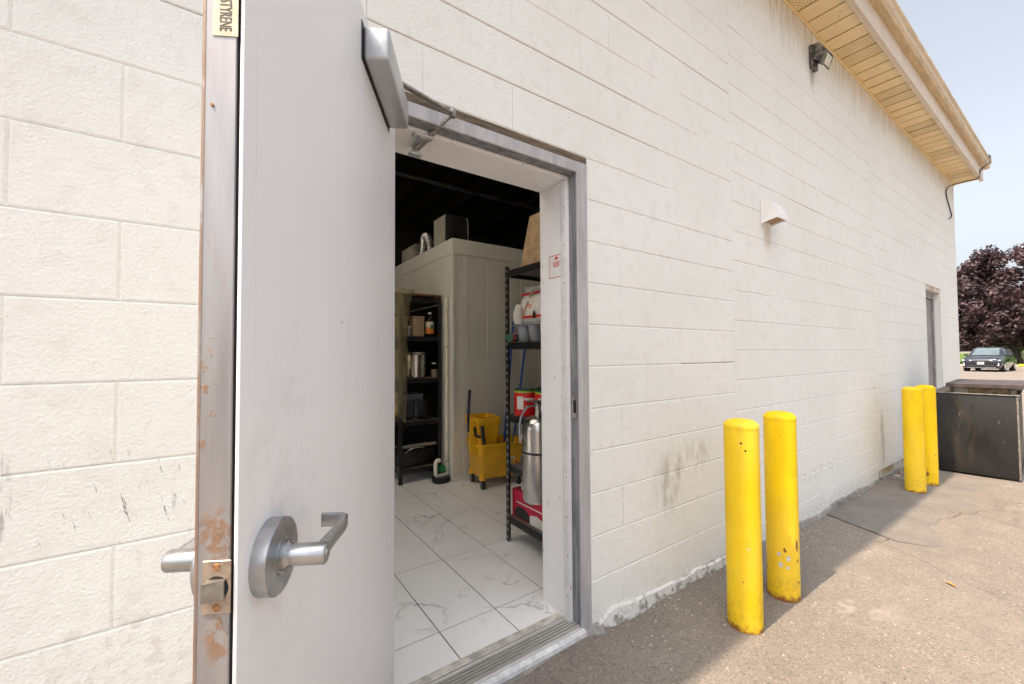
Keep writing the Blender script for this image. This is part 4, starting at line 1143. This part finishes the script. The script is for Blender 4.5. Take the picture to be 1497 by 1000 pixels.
for i, (z_, hx_, hy_, ox) in enumerate(((0, .060, .165, .0), (.02, .082, .185, .0), (.09, .084, .180, .004), (.17, .072, .176, .004), (.21, .040, .172, .004), (.235, .012, .176, .0), (.262, .006, .182, -.008))):
    ring = []
    for k_ in range(16):
        a_ = 2 * math.pi * k_ / 16; ca, sa = math.cos(a_), math.sin(a_)
        ux = math.copysign(abs(ca) ** .55, ca); uy = math.copysign(abs(sa) ** .45, sa)
        ring.append(Vector((.1 + ox + hx_ * ux + .005 * mnoise.noise((k_, i, 0)), .2 + hy_ * uy + .008 * mnoise.noise((k_ * .7, i, 3)), z_ + .012 * mnoise.noise((k_ * .6, i * .8, 7)))))
    rings.append(ring)
b.loft(rings); b.build('sack', M['paper'], bg_, 60)
for z0, h_ in ((.035, .016), (.196, .016)):
    b = MB(); xx = .0145 if z0 < .1 else .042
    b.faces([(xx, .06, z0), (xx, .36, z0), (xx + (.0 if z0 < .1 else .008), .36, z0 + h_), (xx + (.0 if z0 < .1 else .008), .06, z0 + h_)], [(0, 1, 2, 3)]); b.build('red_stripe', M['red_print'], bg_)
b = MB(); b.box(.010, .0115, .20, .25, .118, .124); b.box(.010, .0115, .20, .235, .104, .110); b.build('lettering', M['red_print'], bg_)
MB().prism([(.158, .03), (.186, .03), (.186, .06), (.178, .075), (.172, .085), (.166, .075), (.158, .06)], .0105, .0125).build('black_emblem', M['black_print'], bg_)
tt = MB(); tt.faces([(.008, .30, .035), (.008, .325, .035), (.046, .235, .225), (.046, .205, .225)], [(0,1,2,3)]); tt.build('tape', M['card'], bg_)
sb = MB(); rings = []
for z_, hx_, hy_ in ((0, .03, .035), (.05, .04, .04), (.10, .03, .036), (.13, .008, .04)):
    rings.append([Vector((hx_ * math.cos(k_ * .7854), hy_ * math.sin(k_ * .7854) + .01 * mnoise.noise((k_, z_ * 30, 2)), z_ + .012 * mnoise.noise((k_ * .8, z_ * 20, 0)))) for k_ in range(8)])
sb.loft(rings); o = sb.build('small_bag', M['paper'], None, 60); o.location = (1.652, .865, zr(3) + .125); tag(o, 'small crumpled white paper bag beside the striped bag', 'bag')
ty = thing('portion_tray', 'grey plastic tray of rounded wells under the striped bag', 'tray', (1.62, .40, zr(3)))
b = MB(); b.box(0, .36, 0, .50, .112, .121, .003); b.build('rim', M['grey_plastic'], ty)
wlm = MB().lathe([(0, 0), (.03, .002), (.043, .02), (.049, .06), (.052, .1115)], 18).mesh('well', M['grey_plastic'])
for i in range(3):
    for j in range(4): link('well', wlm, ty, (.06 + i * .115, .065 + j * .122, .0))
tn = thing('small_tin', 'small silver and red tin lying beside the grey tray', 'tin', (1.648, .895, zr(3) + .031), R(115))
MB().cyl((0, 0, 0), (0, .045, 0), .028, n=20).build('body', M['stainless'], tn); MB().cyl((0, .0455, 0), (0, .07, 0), .029, n=20).build('red_band', M['red'], tn); MB().cyl((0, .0705, 0), (0, .085, 0), .028, n=20).build('green_end', M['can_lid'], tn)
# flattened cartons leaning on the top shelf
for i in range(6):
    m_ = Matrix.Translation((1.66 + i * .016, .36, zr(4))) @ Matrix.Rotation(R(13), 4, 'Y')
    o = MB().box(0, .011, 0, .50, 0, .40, .001, mx=m_).build('flattened_carton', M['card'] if i < 5 else M['card_white'])
    tag(o, ('outermost flattened brown carton of the stack leaning on the top shelf', 'second flattened brown carton in from the open side of the leaning stack', 'middle flattened brown carton of the stack leaning on the top shelf', 'fourth flattened brown carton in from the open side of the leaning stack', 'flattened brown carton lying against the white faced one', 'white faced carton at the back of the flattened brown cartons')[i], 'box', 'flattened cartons on the top shelf')
o = thing('storage_carton', 'tall beige carton standing on the top shelf behind the flattened ones', 'box', (1.84, .42, zr(4)))
MB().box(0, .3, 0, .4, 0, .50, .003).build('body', M['beige_box'], o); MB().box(-.0008, -.0002, .17, .22, .0, .5).build('tape', M['card_white'], o)
# bucket
bu = thing('lidded_bucket', 'white plastic bucket with lid and wire handle on the low shelf', 'bucket', (1.735, .775, zr(1)))
b = MB(); b.lathe([(0, .001), (.088, .001), (.102, .20), (.102, .205)], 30); b.build('tub', M['white'], bu)
b = MB(); b.lathe([(.106, .19), (.109, .192), (.109, .216), (.104, .222), (.08, .217), (0, .217)], 30); b.build('lid', M['white'], bu)
b = MB(); b.tube([(.0 + .11 * math.cos(a_), .11 * math.sin(a_) * .2, .20 + .10 * math.sin(a_)) for a_ in [math.pi * i / 14 for i in range(15)]], .0025, 6); b.build('handle', M['white'], bu)
# extinguisher strapped to the shelf side
ex = thing('fire_extinguisher', 'tall stainless steel fire extinguisher strapped to the shelf side', 'extinguisher', (1.488, .455, FLZ + .425))
b = MB(); b.lathe([(0, .012), (.05, .0), (.085, .004), (.090, .02), (.090, .40), (.086, .435), (.066, .462), (.035, .478), (.020, .484), (.019, .51), (0, .51)], 40); b.build('tank', M['stainless'], ex)
b = MB(); b.cyl((0, 0, .505), (0, 0, .545), .017, n=16); b.box(-.02, .02, -.012, .012, .535, .56, .003); b.build('valve', M['chrome'], ex)
b = MB(); b.box(-.075, .02, -.010, .010, .561, .568, .002); b.build('lever', M['chrome'], ex)
b = MB(); b.box(-.085, .0, -.009, .009, .536, .543, .002); b.build('carry_handle', M['chrome'], ex)
b = MB(); b.tube(smooth_path([(-.012, .02, .535), (-.045, .035, .53), (-.078, .045, .49), (-.096, .045, .43), (-.097, .04, .33)], 6), .006, 10); b.build('hose', M['grey_plastic'], ex)
b = MB(); b.lathe([(.0905, .272), (.0925, .273), (.0925, .284), (.0905, .285)], 36); b.box(.088, .099, -.02, .02, .262, .295, .002); b.build('strap', M['rubber'], ex)
# cartons on the bottom shelf
rb = thing('product_carton', 'deep red carton with black label on the bottom shelf', 'box', (1.622, .46, zr(0)))
MB().box(0, .27, 0, .45, 0, .185, .003).build('body', M['magenta'], rb)
b = MB(); b.box(-.0012, -.0002, .215, .315, .125, .15); b.build('black_label', M['black_print'], rb)
b = MB()
for i in range(7): b.box(-.0018, -.0013, .226 + i * .0115, .233 + i * .0115, .132, .144)
b.build('label_lettering', M['paper'], rb)
b = MB(); b.box(-.0012, -.0002, .10, .40, .105, .112); b.build('print_line', M['paper'], rb)
b = MB(); b.prism([(.02, .005), (.26, .005), (.25, .06), (.18, .075), (.10, .05), (.03, .065)], -.0014, -.0003); b.build('pale_print', M['paper'], rb)
b = MB(); b.prism([(.25, .01), (.42, .01), (.42, .05), (.38, .085), (.30, .08), (.26, .055)], -.0018, -.0003); b.build('dark_print', M['black_print'], rb)
pc = thing('purple_carton', 'small purple carton with pale end on top of the red carton', 'box', (1.632, .60, zr(0) + .186))
MB().box(0, .16, 0, .22, 0, .07, .003).build('body', M['purple'], pc); MB().box(-.0012, -.0002, .12, .215, .01, .062).build('pale_end', M['paper'], pc)
bk = MB(); bk.lathe([(0, 0), (.012, .0), (.02, .02), (.014, .045), (.018, .055), (0, .058)], 12); o = bk.build('glass_jar', M['clear']); o.location = (1.625, .905, zr(1)); tag(o, 'tiny clear jar beside the white bucket', 'jar')

# contents of the shelving by the cooler
o = thing('lid_tub', 'small grey lidded tub on the upper shelf left of the tan tub', 'tub', (SLX + .09, SLY + .06, zl(3)))
MB().lathe([(0, 0), (.042, 0), (.05, .085), (.052, .09)], 20).build('tub', M['grey_plastic'], o); MB().lathe([(.054, .0905), (.054, .10), (0, .101)], 20).build('lid', M['white'], o)
o = thing('tan_tub', 'tan plastic tub standing between the grey tub and the bottle', 'tub', (SLX + .21, SLY + .08, zl(3)))
MB().box(-.062, .062, -.05, .05, 0, .19, .012, 2).build('tub', M['tan'], o); MB().box(-.065, .065, -.053, .053, .1905, .205, .006, 2).build('lid', M['tan'], o)
o = thing('sauce_bottle', 'clear bottle with orange and green label on the upper shelf', 'bottle', (SLX + .345, SLY + .07, zl(3)))
MB().lathe([(0, 0), (.040, .0), (.044, .01), (.044, .15), (.034, .19), (.018, .215), (.016, .235)], 24).build('bottle', M['bottle'], o)
MB().lathe([(.018, .2355), (.018, .255), (0, .256)], 18).build('cap', M['white'], o)
MB().lathe([(.0448, .035), (.0448, .095)], 24).build('label', M['orange_label'], o); MB().lathe([(.0449, .0955), (.0449, .155)], 24).build('label_top', mk('label_pale', (.60, .55, .40), .5), o)
gm = MB()
v = []; f = []
for i in range(7):
    a_ = math.pi * 1.55 + (i / 6 - .5) * .9
    for j in (0, 1): v.append((.0453 * math.cos(a_), .0453 * math.sin(a_), .085 + j * .045 * math.sin(math.pi * (i + .7) / 7.4)))
for i in range(6): f.append((2*i, 2*i+2, 2*i+3, 2*i+1))
gm.faces(v, f).build('leaf_print', M['green'], o)
o = thing('stock_pot', 'stainless steel bain-marie pot with flared rim on the middle shelf', 'pot', (SLX + .235, SLY + .18, zl(2)))
MB().lathe([(0, 0), (.11, 0), (.12, .012), (.128, .235), (.150, .262), (.147, .264), (.124, .24), (.115, .02), (0, .015)], 32).build('pot', M['stainless'], o)
mm = MB().lathe([(0, 0), (.07, 0), (.078, .01), (.088, .20), (.092, .203), (.088, .205), (.082, .20), (.072, .012), (0, .008)], 24).mesh('clear_tub', M['clear'])
for i, x_ in enumerate((.115, .315)):
    o = link('clear_tub', mm, None, (SLX + x_, SLY + .12, zl(1))); tag(o, ('clear round food tub below the steel pot, beside the plastic sheet', 'clear round food tub below the steel pot, beside the drain pipe')[i], 'tub', 'clear tubs below the steel pot')
o = thing('roasting_pan', 'dark roasting pan with wire handle on the lower shelf', 'pan', (SLX + .03, SLY + .05, zl(0)))
MB().box(0, .37, 0, .6, 0, .17, .02, 2).build('pan', M['black_metal'], o); MB().tube(smooth_path([(.05, -.004, .15), (.09, -.03, .185), (.20, -.03, .195), (.25, -.004, .17)], 6), .006, 8).build('handle', M['chrome'], o)
o = thing('sheet_pan', 'grey steel sheet pan lying on the lower shelf roasting pan', 'pan', (SLX + .02, SLY + .03, zl(0) + .2))
MB().box(0, .39, 0, .62, 0, .012, .004).build('pan', M['stainless'], o); MB().box(-.006, .396, -.006, -.0005, .0, .03, .002).build('rim', M['stainless'], o)
o = MB().box(0, .45, 0, .92, 0, .018, .002).build('wooden_board', mk('brown_board', (.16, .07, .03), .7)); o.location = (SLX - .005, SLY - .01, FLZ + 1.854); tag(o, 'brown board lying on top of the cooler side shelving', 'board')
jar_m = MB().lathe([(0, 0), (.036, 0), (.040, .006), (.040, .11), (.030, .125), (.030, .14)], 20).mesh('jar', M['clear'])
lid_m = MB().lathe([(.0325, .1402), (.0325, .158), (0, .159)], 20).mesh('lid', M['stainless'])
fill_m = MB().lathe([(0, .004), (.036, .004), (.036, .085), (0, .087)], 18).mesh('contents', M['tan'])
for i, (x_, y_, k_, lab_) in enumerate(((.10, .24, 3, 'lidded glass jar on the upper shelf behind the small grey tub'), (.33, .25, 3, 'lidded glass jar on the upper shelf behind the orange labelled bottle'), (.40, .05, 2, 'lidded glass jar on the middle shelf beside the steel pot'), (.055, .06, 2, 'lidded glass jar on the middle shelf, sheet side of the steel pot'))):
    o = thing('storage_jar', lab_, 'jar', (SLX + x_ - .01, SLY + y_, zl(k_)), 0, 'lidded glass jars on the cooler side shelving')
    link('jar', jar_m, o); link('lid', lid_m, o); link('contents', fill_m, o)
for i, (x_, y_, k_, w_, h_, mt, lab_) in enumerate(((.12, .40, 3, .16, .20, 'card', 'brown carton at the back of the upper shelf'), (.30, .42, 2, .18, .24, 'beige_box', 'beige carton at the back of the middle shelf'), (.22, .40, 1, .30, .22, 'grey_plastic', 'grey lidded storage box behind the clear tubs'))):
    o = thing('shelf_box', lab_, 'box', (SLX + x_, SLY + y_, zl(k_)))
    MB().box(-w_/2, w_/2, -.1, .1, 0, h_, .006).build('body', M[mt], o); MB().box(-w_/2 - .004, w_/2 + .004, -.104, .104, h_ + .0005, h_ + .02, .004).build('lid', M[mt], o)
o = thing('black_crate', 'black plastic crate on the cooler top behind the condensing unit', 'crate', (2.25, 2.75, zt))
MB().box(0, .35, 0, .3, 0, .02, .004).build('base', M['black_metal'], o)
for q_ in ((0, .35, 0, .012), (0, .35, .288, .30), (0, .012, .0125, .2875), (.338, .35, .0125, .2875)): MB().box(q_[0], q_[1], q_[2], q_[3], .0205, .2, .003).build('side', M['black_metal'], o)
# draped plastic film with bagged goods on the left face
def drape(name, pts_w, n_u, n_v, fn, mat, label, cat):
    v = [fn(i / n_u, j / n_v) for i in range(n_u + 1) for j in range(n_v + 1)]
    f = [(i*(n_v+1)+j, (i+1)*(n_v+1)+j, (i+1)*(n_v+1)+j+1, i*(n_v+1)+j+1) for i in range(n_u) for j in range(n_v)]
    me = bpy.data.meshes.new(name); me.from_pydata(v, [], f); me.materials.append(mat); me.polygons.foreach_set('use_smooth', [True] * len(f))
    o = link(name, me); sm_ = o.modifiers.new('thick', 'SOLIDIFY'); sm_.thickness = .0015
    return tag(o, label, cat)
def film_fn(u, w):
    z_ = FLZ + 1.90 - u * 1.30 * (1 - .25 * w)
    if w < .25: x_ = SLX + .085 - w / .25 * .115 - .03 * u; y_ = SLY - .035 - .02 * math.sin(w * 12)
    else: x_ = SLX - .03 - .03 * u; y_ = SLY - .035 + (w - .25) * .9
    n1 = mnoise.noise((w * 14, z_ * 3, 0)) * .028 + mnoise.noise((w * 40, z_ * 9, 4)) * .014
    return (x_ + n1 + (.05 * (1 - u * 8) if u < .125 else 0), y_ + n1 * .7, z_ + .02 * mnoise.noise((w * 16, 1, 1)))
drape('plastic_sheet', None, 46, 26, film_fn, M['film'], 'crinkled clear plastic sheet draped over the shelving side', 'plastic sheet')
for i, (z_, h_) in enumerate(((zl(3) - .02, .22), (zl(2), .30), (zl(1), .26))):
    b = MB(); rings = []
    for j in range(7):
        f_ = j / 6; s_ = math.sin(math.pi * (.12 + .80 * f_)) ** .5
        rings.append([Vector((SLX + .005 + .02 + (.075 if i else .04) * s_ * math.cos(k_ * .524) + .01 * mnoise.noise((k_, j, i)) + .045, SLY + .42 + .19 * s_ * math.sin(k_ * .524), z_ + h_ * f_)) for k_ in range(12)])
    b.loft(rings); o = b.build('bagged_goods', M['film_yellow'], None, 60)
    tag(o, ('bag of yellow goods on the upper shelf behind the plastic sheet', 'large bag of yellow goods on the middle shelf behind the plastic sheet', 'bag of yellow goods on the clear tub shelf behind the plastic sheet')[i], 'bag')

# mop bucket
mb_ = thing('mop_bucket', 'yellow wheeled mop bucket with side press wringer', 'mop bucket', (1.965, 1.90, FLZ), R(-8)); mb_.scale = (1.1, 1.1, 1.06)
def rr(cx, cy, hx_, hy_, r_, z_, n=5):
    out = []
    for qx, qy, a0 in ((1, 1, 0), (-1, 1, 90), (-1, -1, 180), (1, -1, 270)):
        for i in range(n): a_ = R(a0 + 90 * i / (n - 1)); out.append(Vector((cx + qx * (hx_ - r_) + r_ * math.cos(a_), cy + qy * (hy_ - r_) + r_ * math.sin(a_), z_)))
    return out
b = MB(); b.loft([rr(.20, .17, .17, .125, .04, .085), rr(.20, .17, .185, .135, .045, .10), rr(.21, .17, .225, .165, .05, .375), rr(.21, .17, .235, .175, .05, .378), rr(.21, .17, .235, .175, .05, .395),
    rr(.21, .17, .215, .158, .045, .395), rr(.20, .17, .175, .125, .04, .12)], True); b.build('tub', M['yellow_plastic'], mb_, 40)
b = MB(); b.loft([rr(.085, .17, .075, .13, .02, .33), rr(.085, .17, .085, .14, .02, .40), rr(.085, .17, .115, .150, .02, .60), rr(.085, .17, .118, .152, .02, .625), rr(.085, .17, .108, .142, .02, .625), rr(.085, .17, .085, .12, .02, .45)]); wr = b.build('wringer', M['yellow_plastic'], mb_, 40)
b = MB(); b.prism([(-.06, .30), (-.02, .28), (.03, .34), (.03, .60), (-.03, .62), (-.075, .56), (-.085, .42)], -.012, .012, 'x')
pm_ = b.mesh('press_plate', M['yellow_plastic']); pm_.transform(Matrix.Translation((-.045, .06, 0)) @ Matrix.Rotation(R(90), 4, 'Z') @ Matrix.Rotation(R(0), 4, 'X')); link('press_plate', pm_, mb_)
b = MB(); b.tube([(-.045, .03, .55), (-.04, .025, .48), (.0, .02, .46)], .012, 8); b.tube([(.015, .01, .56), (.02, .01, .47), (.035, .012, .40)], .016, 8); b.build('press_linkage', M['rubber'], mb_)
b = MB(); b.tube([(-.075, .10, .50), (-.065, .13, .62), (-.015, .22, .86)], [.011, .011, .013], 10); b.build('wringer_handle', M['dark_blue'], mb_)
b = MB()
for i in range(6): b.box(.03 + i * .022, .042 + i * .022, .03, .04, .6255, .628)
b.build('rim_slots', M['rubber'], mb_)
b = MB(); b.prism([(.20, .20), (.32, .20), (.26, .31)], -.001, .0, 'y'); s_ = b.mesh('warning_sign', M['red_print']); s_.transform(Matrix.Translation((.04, -.0045, 0)) @ Matrix.Rotation(R(-7), 4, 'X')); link('warning_sign', s_, mb_)
MB().tube([(-.0, -.0, .30), (.03, -.012, .295), (.05, -.006, .29)], .012, 8).build('side_peg', M['yellow_plastic'], mb_)
for (x_, y_) in ((.03, .05), (.37, .05), (.03, .29), (.37, .29)):
    c0 = thing('x', '', '') if False else None
    b = MB(); b.cyl((x_, y_, .13), (x_, y_, .078), .022, .03, n=12); le = b.build('corner_foot', M['yellow_plastic'], mb_)
    b = MB(); b.cyl((x_ - .011, y_ - .012, .036), (x_ + .011, y_ - .012, .036), .036, n=20); b.build('caster_wheel', M['rubber'], mb_)
    b = MB(); b.cyl((x_ - .0125, y_ - .012, .036), (x_ + .0125, y_ - .012, .036), .018, n=14); b.box(x_ - .016, x_ - .013, y_ - .02, y_ + .012, .03, .078); b.box(x_ + .013, x_ + .016, y_ - .02, y_ + .012, .03, .078); b.build('caster_fork', M['caster_grey'], mb_)
for i, (a_, b_) in enumerate((((2.30, 2.05, FLZ + .16), (2.60, 2.275, FLZ + 1.62)), ((2.40, 2.05, FLZ + .16), (2.80, 2.275, FLZ + 1.60)))):
    o = MB().cyl(a_, b_, .0125, n=10).build('blue_mop', M['blue_pole']); tag(o, ('blue mop pole standing in the yellow bucket nearer its wringer', 'blue mop pole standing in the yellow bucket further from its wringer')[i], 'mop', 'blue mop handles in the bucket')

# ------------------------------------------------------------------ car
car = thing('parked_car', 'dark navy SUV parked facing the building', 'car', (41.6, 3.35, -.04), R(-4))
# local x: front (0) to rear, y: +left of picture, z up
def sec(x, zb, zt, hb, hm, ht):
    return [Vector((x, s * h, z)) for s, h, z in ((-1, hb, zb), (-1, hm, zb + (zt-zb)*.30), (-1, hm, zb + (zt-zb)*.62), (-1, ht, zt - .03), (-1, ht * .86, zt), (-1, ht * .4, zt + .012), (1, ht * .4, zt + .012), (1, ht * .86, zt), (1, ht, zt - .03), (1, hm, zb + (zt-zb)*.62), (1, hm, zb + (zt-zb)*.30), (1, hb, zb))]
b = MB(); b.loft([sec(0, .40, .80, .62, .70, .64), sec(.06, .27, .87, .72, .82, .76), sec(.22, .22, .93, .80, .89, .82), sec(.7, .20, 1.0, .84, .92, .84), sec(1.25, .20, 1.07, .85, .925, .85), sec(2.5, .20, 1.09, .85, .925, .86), sec(3.8, .22, 1.11, .85, .92, .86), sec(4.5, .27, 1.10, .80, .88, .82), sec(4.64, .42, 1.04, .70, .80, .76)])
b.build('body', M['car_paint'], car, 40)
def cab(x, z, h): return [Vector((x, -h, z)), Vector((x, h, z))]
b = MB(); rings = []
for x0, z0, h0, x1, z1, h1 in ((1.15, 1.05, .83, 4.5, 1.08, .80), (1.55, 1.30, .765, 4.42, 1.30, .74), (2.0, 1.575, .66, 4.25, 1.56, .63), (2.3, 1.655, .58, 4.05, 1.63, .56)):
    ring = []
    for (x, h) in ((x0, h0), (x1, h1)):
        pass
    rings.append([Vector((x0, -h0 * .8, z0)), Vector((x0 + .12, -h0, z0)), Vector((x1 - .12, -h1, z0)), Vector((x1, -h1 * .8, z0)), Vector((x1, h1 * .8, z0)), Vector((x1 - .12, h1, z0)), Vector((x0 + .12, h0, z0)), Vector((x0, h0 * .8, z0))])
b.loft(rings); b.build('cabin', M['car_paint'], car, 40)
def slab(pts, off, name, mat):
    n_ = (Vector(pts[1]) - Vector(pts[0])).cross(Vector(pts[3]) - Vector(pts[0])).normalized() * off
    v = [Vector(q_) for q_ in pts] + [Vector(q_) + n_ for q_ in pts]
    return MB().faces(v, [(0,1,2,3), (7,6,5,4), (0,4,5,1), (1,5,6,2), (2,6,7,3), (3,7,4,0)]).build(name, mat, car, 0)
slab([(1.17, .64, 1.09), (1.17, -.64, 1.09), (1.985, -.53, 1.575), (1.985, .53, 1.575)], .012, 'windscreen', M['car_glass'])
for s in (-1, 1):
    slab([(1.70, s * .80, 1.12), (4.0, s * .80, 1.12), (3.8, s * .69, 1.50), (2.15, s * .69, 1.50)], .03 * -s, 'side_window', M['car_glass'])
    b = MB(); b.loft([[Vector(q_) + Vector((-.035, 0, 0)) for q_ in r_] for r_ in [[Vector((.14, s * .86, .80)), Vector((.05, s * .40, .78)), Vector((.045, s * .40, .735)), Vector((.13, s * .87, .74))], [Vector((.105, s * .86, .80)), Vector((.015, s * .40, .785)), Vector((.01, s * .40, .735)), Vector((.095, s * .87, .74))]]]); b.build('headlight', M['car_lamp'], car, 0)
    b = MB(); b.box(.03, .14, s * .76 - .05, s * .76 + .05, .40, .60, .01); b.build('fog_light', M['car_lamp'], car)
    b = MB(); b.box(1.55, 1.72, s * 1.0 - .09, s * 1.0 + .09, 1.05, 1.19, .03, 2); b.box(1.6, 1.66, min(s * .86, s * .93), max(s * .86, s * .93), 1.07, 1.11); b.build('mirror', M['car_paint'], car)
    for x_ in (.88, 3.62):
        b = MB(); b.cyl((x_, s * .70, .345), (x_, s * .93, .345), .345, n=24); wh = b.build('wheel', M['tyre'], car)
        b = MB(); b.cyl((x_, s * .90, .345), (x_, s * .937, .345), .22, n=20); b.build('rim', M['car_chrome'], wh)
MB().box(-.018, .06, -.42, .42, .55, .72, .012).build('grille', M['car_black'], car)
MB().box(-.026, .05, -.48, .48, .725, .745, .004).build('chrome_bar', M['car_chrome'], car)
MB().box(-.012, .1, -.60, .60, .30, .44, .015).build('lower_intake', M['car_black'], car)
MB().box(-.02, .08, -.66, .66, .262, .292, .008).build('skid_trim', M['car_chrome'], car)
pl = MB().box(-.034, -.019, -.155, .155, .495, .65, .004).build('number_plate', M['car_plate'], car)
MB().box(-.036, -.0345, -.12, .12, .545, .60).build('plate_lettering', M['plate_blue'], pl)
for s in (-1, 1): MB().tube([(2.3, s * .60, 1.655), (2.5, s * .60, 1.69), (3.9, s * .58, 1.67), (4.05, s * .57, 1.635)], .018, 6).build('roof_rail', M['car_black'], car)
MB().box(1.75, 1.80, -.09, .09, 1.35, 1.42).build('rear_view_mirror', M['car_black'], car)

# ------------------------------------------------------------------ trees and hedge
def crown_mesh(name, clumps, per, leaf, mat, seed, squash=.8):
    rg = random.Random(seed); v = []; f = []; tone = []
    for (cx, cy, cz, cr) in clumps:
        base_t = rg.uniform(0, .55)
        n = int(per * (cr / 1.2) ** 2)
        for _ in range(n):
            d = Vector((rg.gauss(0, 1), rg.gauss(0, 1), rg.gauss(0, 1))).normalized()
            rad = cr * (rg.random() ** .38)
            p_ = Vector((cx, cy, cz)) + Vector((d.x * rad, d.y * rad, d.z * rad * squash))
            nrm = (d * .6 + Vector((rg.gauss(0, .5), rg.gauss(0, .5), rg.gauss(0, .5) + .45))).normalized()
            a = nrm.orthogonal().normalized(); bb = nrm.cross(a); th_ = rg.uniform(0, 6.28)
            a, bb = a * math.cos(th_) + bb * math.sin(th_), bb * math.cos(th_) - a * math.sin(th_)
            s = leaf * rg.uniform(.6, 1.35); i0 = len(v)
            v += [p_ - a * s, p_ - bb * s * .55 + nrm * s * .12, p_ + a * s, p_ + bb * s * .6 - nrm * s * .08]
            f.append((i0, i0+1, i0+2, i0+3)); tone.append(min(1, base_t + rg.uniform(0, .5)))
    me = bpy.data.meshes.new(name); me.from_pydata([tuple(q_) for q_ in v], [], f)
    at = me.attributes.new('tone', 'FLOAT', 'FACE'); at.data.foreach_set('value', tone)
    me.materials.append(mat)
    return me
def tree(name, label, loc, clumps, trunk_h, trunk_r, per, leaf, mat, seed):
    t_ = thing(name, label, 'tree', loc)
    b = MB(); b.tube([(0, 0, -.2), (.05, .02, .5), (0, .08, trunk_h * .6), (.1, 0, trunk_h)], [trunk_r * 1.5, trunk_r, trunk_r * .85, trunk_r * .7], 12); tr_ = b.build('trunk', M['bark'], t_)
    rg = random.Random(seed)
    for c_ in clumps[::3]:
        e = Vector(c_[:3]); s = Vector((.1, 0, trunk_h * rg.uniform(.75, 1))); m_ = s.lerp(e, .5) + Vector((0, 0, -.15 * (e - s).length))
        MB().tube(smooth_path([s, m_, e], 4), [trunk_r * .26 * (1 - i / 10) for i in range(9)], 6).build('limb', M['bark'], tr_)
    link('crown', crown_mesh('crown', clumps, per, leaf, mat, seed), t_)
    return t_
rg = random.Random(21)
cl = []
# local y points away from the building corner's line: -y is picture right
for i in range(150):
    a_ = rg.uniform(0, 6.28); h_ = rg.uniform(0, 1)
    rad = (6.6 * math.sin(math.pi * min(1, .16 + .78 * h_)) ** .6) * rg.uniform(.45, 1.0)
    z_ = 1.9 + 9.0 * h_
    cl.append((rad * math.cos(a_), rad * math.sin(a_), z_, rg.uniform(.75, 1.35)))
for i in range(34):   # a separate side leader with a notch between it and the main top
    cl.append((rg.uniform(-1.5, 1.5), 4.6 + rg.gauss(0, .9), rg.uniform(5.0, 9.6), rg.uniform(.5, .95)))
for i in range(90):   # low skirt of the crown
    a_ = rg.uniform(0, 6.28); rad = 6.4 * rg.uniform(.35, 1) ** .7
    cl.append((rad * math.cos(a_), rad * math.sin(a_), rg.uniform(2.0, 5.2), rg.uniform(.7, 1.2)))
TREE_LOC = (64.0, 3.6, .09)
tree('purple_maple', 'broad purple leaved maple on the lawn behind the car', TREE_LOC, cl, 2.6, .42, 300, .17, M['leaf_purple'], 5)
rg = random.Random(8)
for i, (x_, y_, s, lab_) in enumerate(((82, 16, 1.0, 'leafy green shrub beyond the maple, partly behind the building corner'), (84, 4.5, 1.15, 'leafy green shrub directly behind the maple trunk'), (86, -3, 1.2, 'leafy green shrub right of the maple trunk'), (86, -10, 1.2, 'leafy green shrub furthest right of the maple trunk'))):
    cc = [(rg.uniform(-2, 2), rg.uniform(-4.2, 4.2), rg.uniform(.4, 3.2) * s, rg.uniform(.7, 1.2)) for _ in range(30)]
    t_ = thing('green_shrub', lab_, 'shrub', (x_, y_, .05), 0, 'green shrubs beyond the lawn')
    b = MB(); b.tube([(0, 0, -.2), (.1, .1, 1.2)], [.12, .06], 8); b.build('stem', M['bark'], t_)
    link('foliage', crown_mesh('foliage', cc, 130, .24, M['leaf_green'], 40 + i), t_)
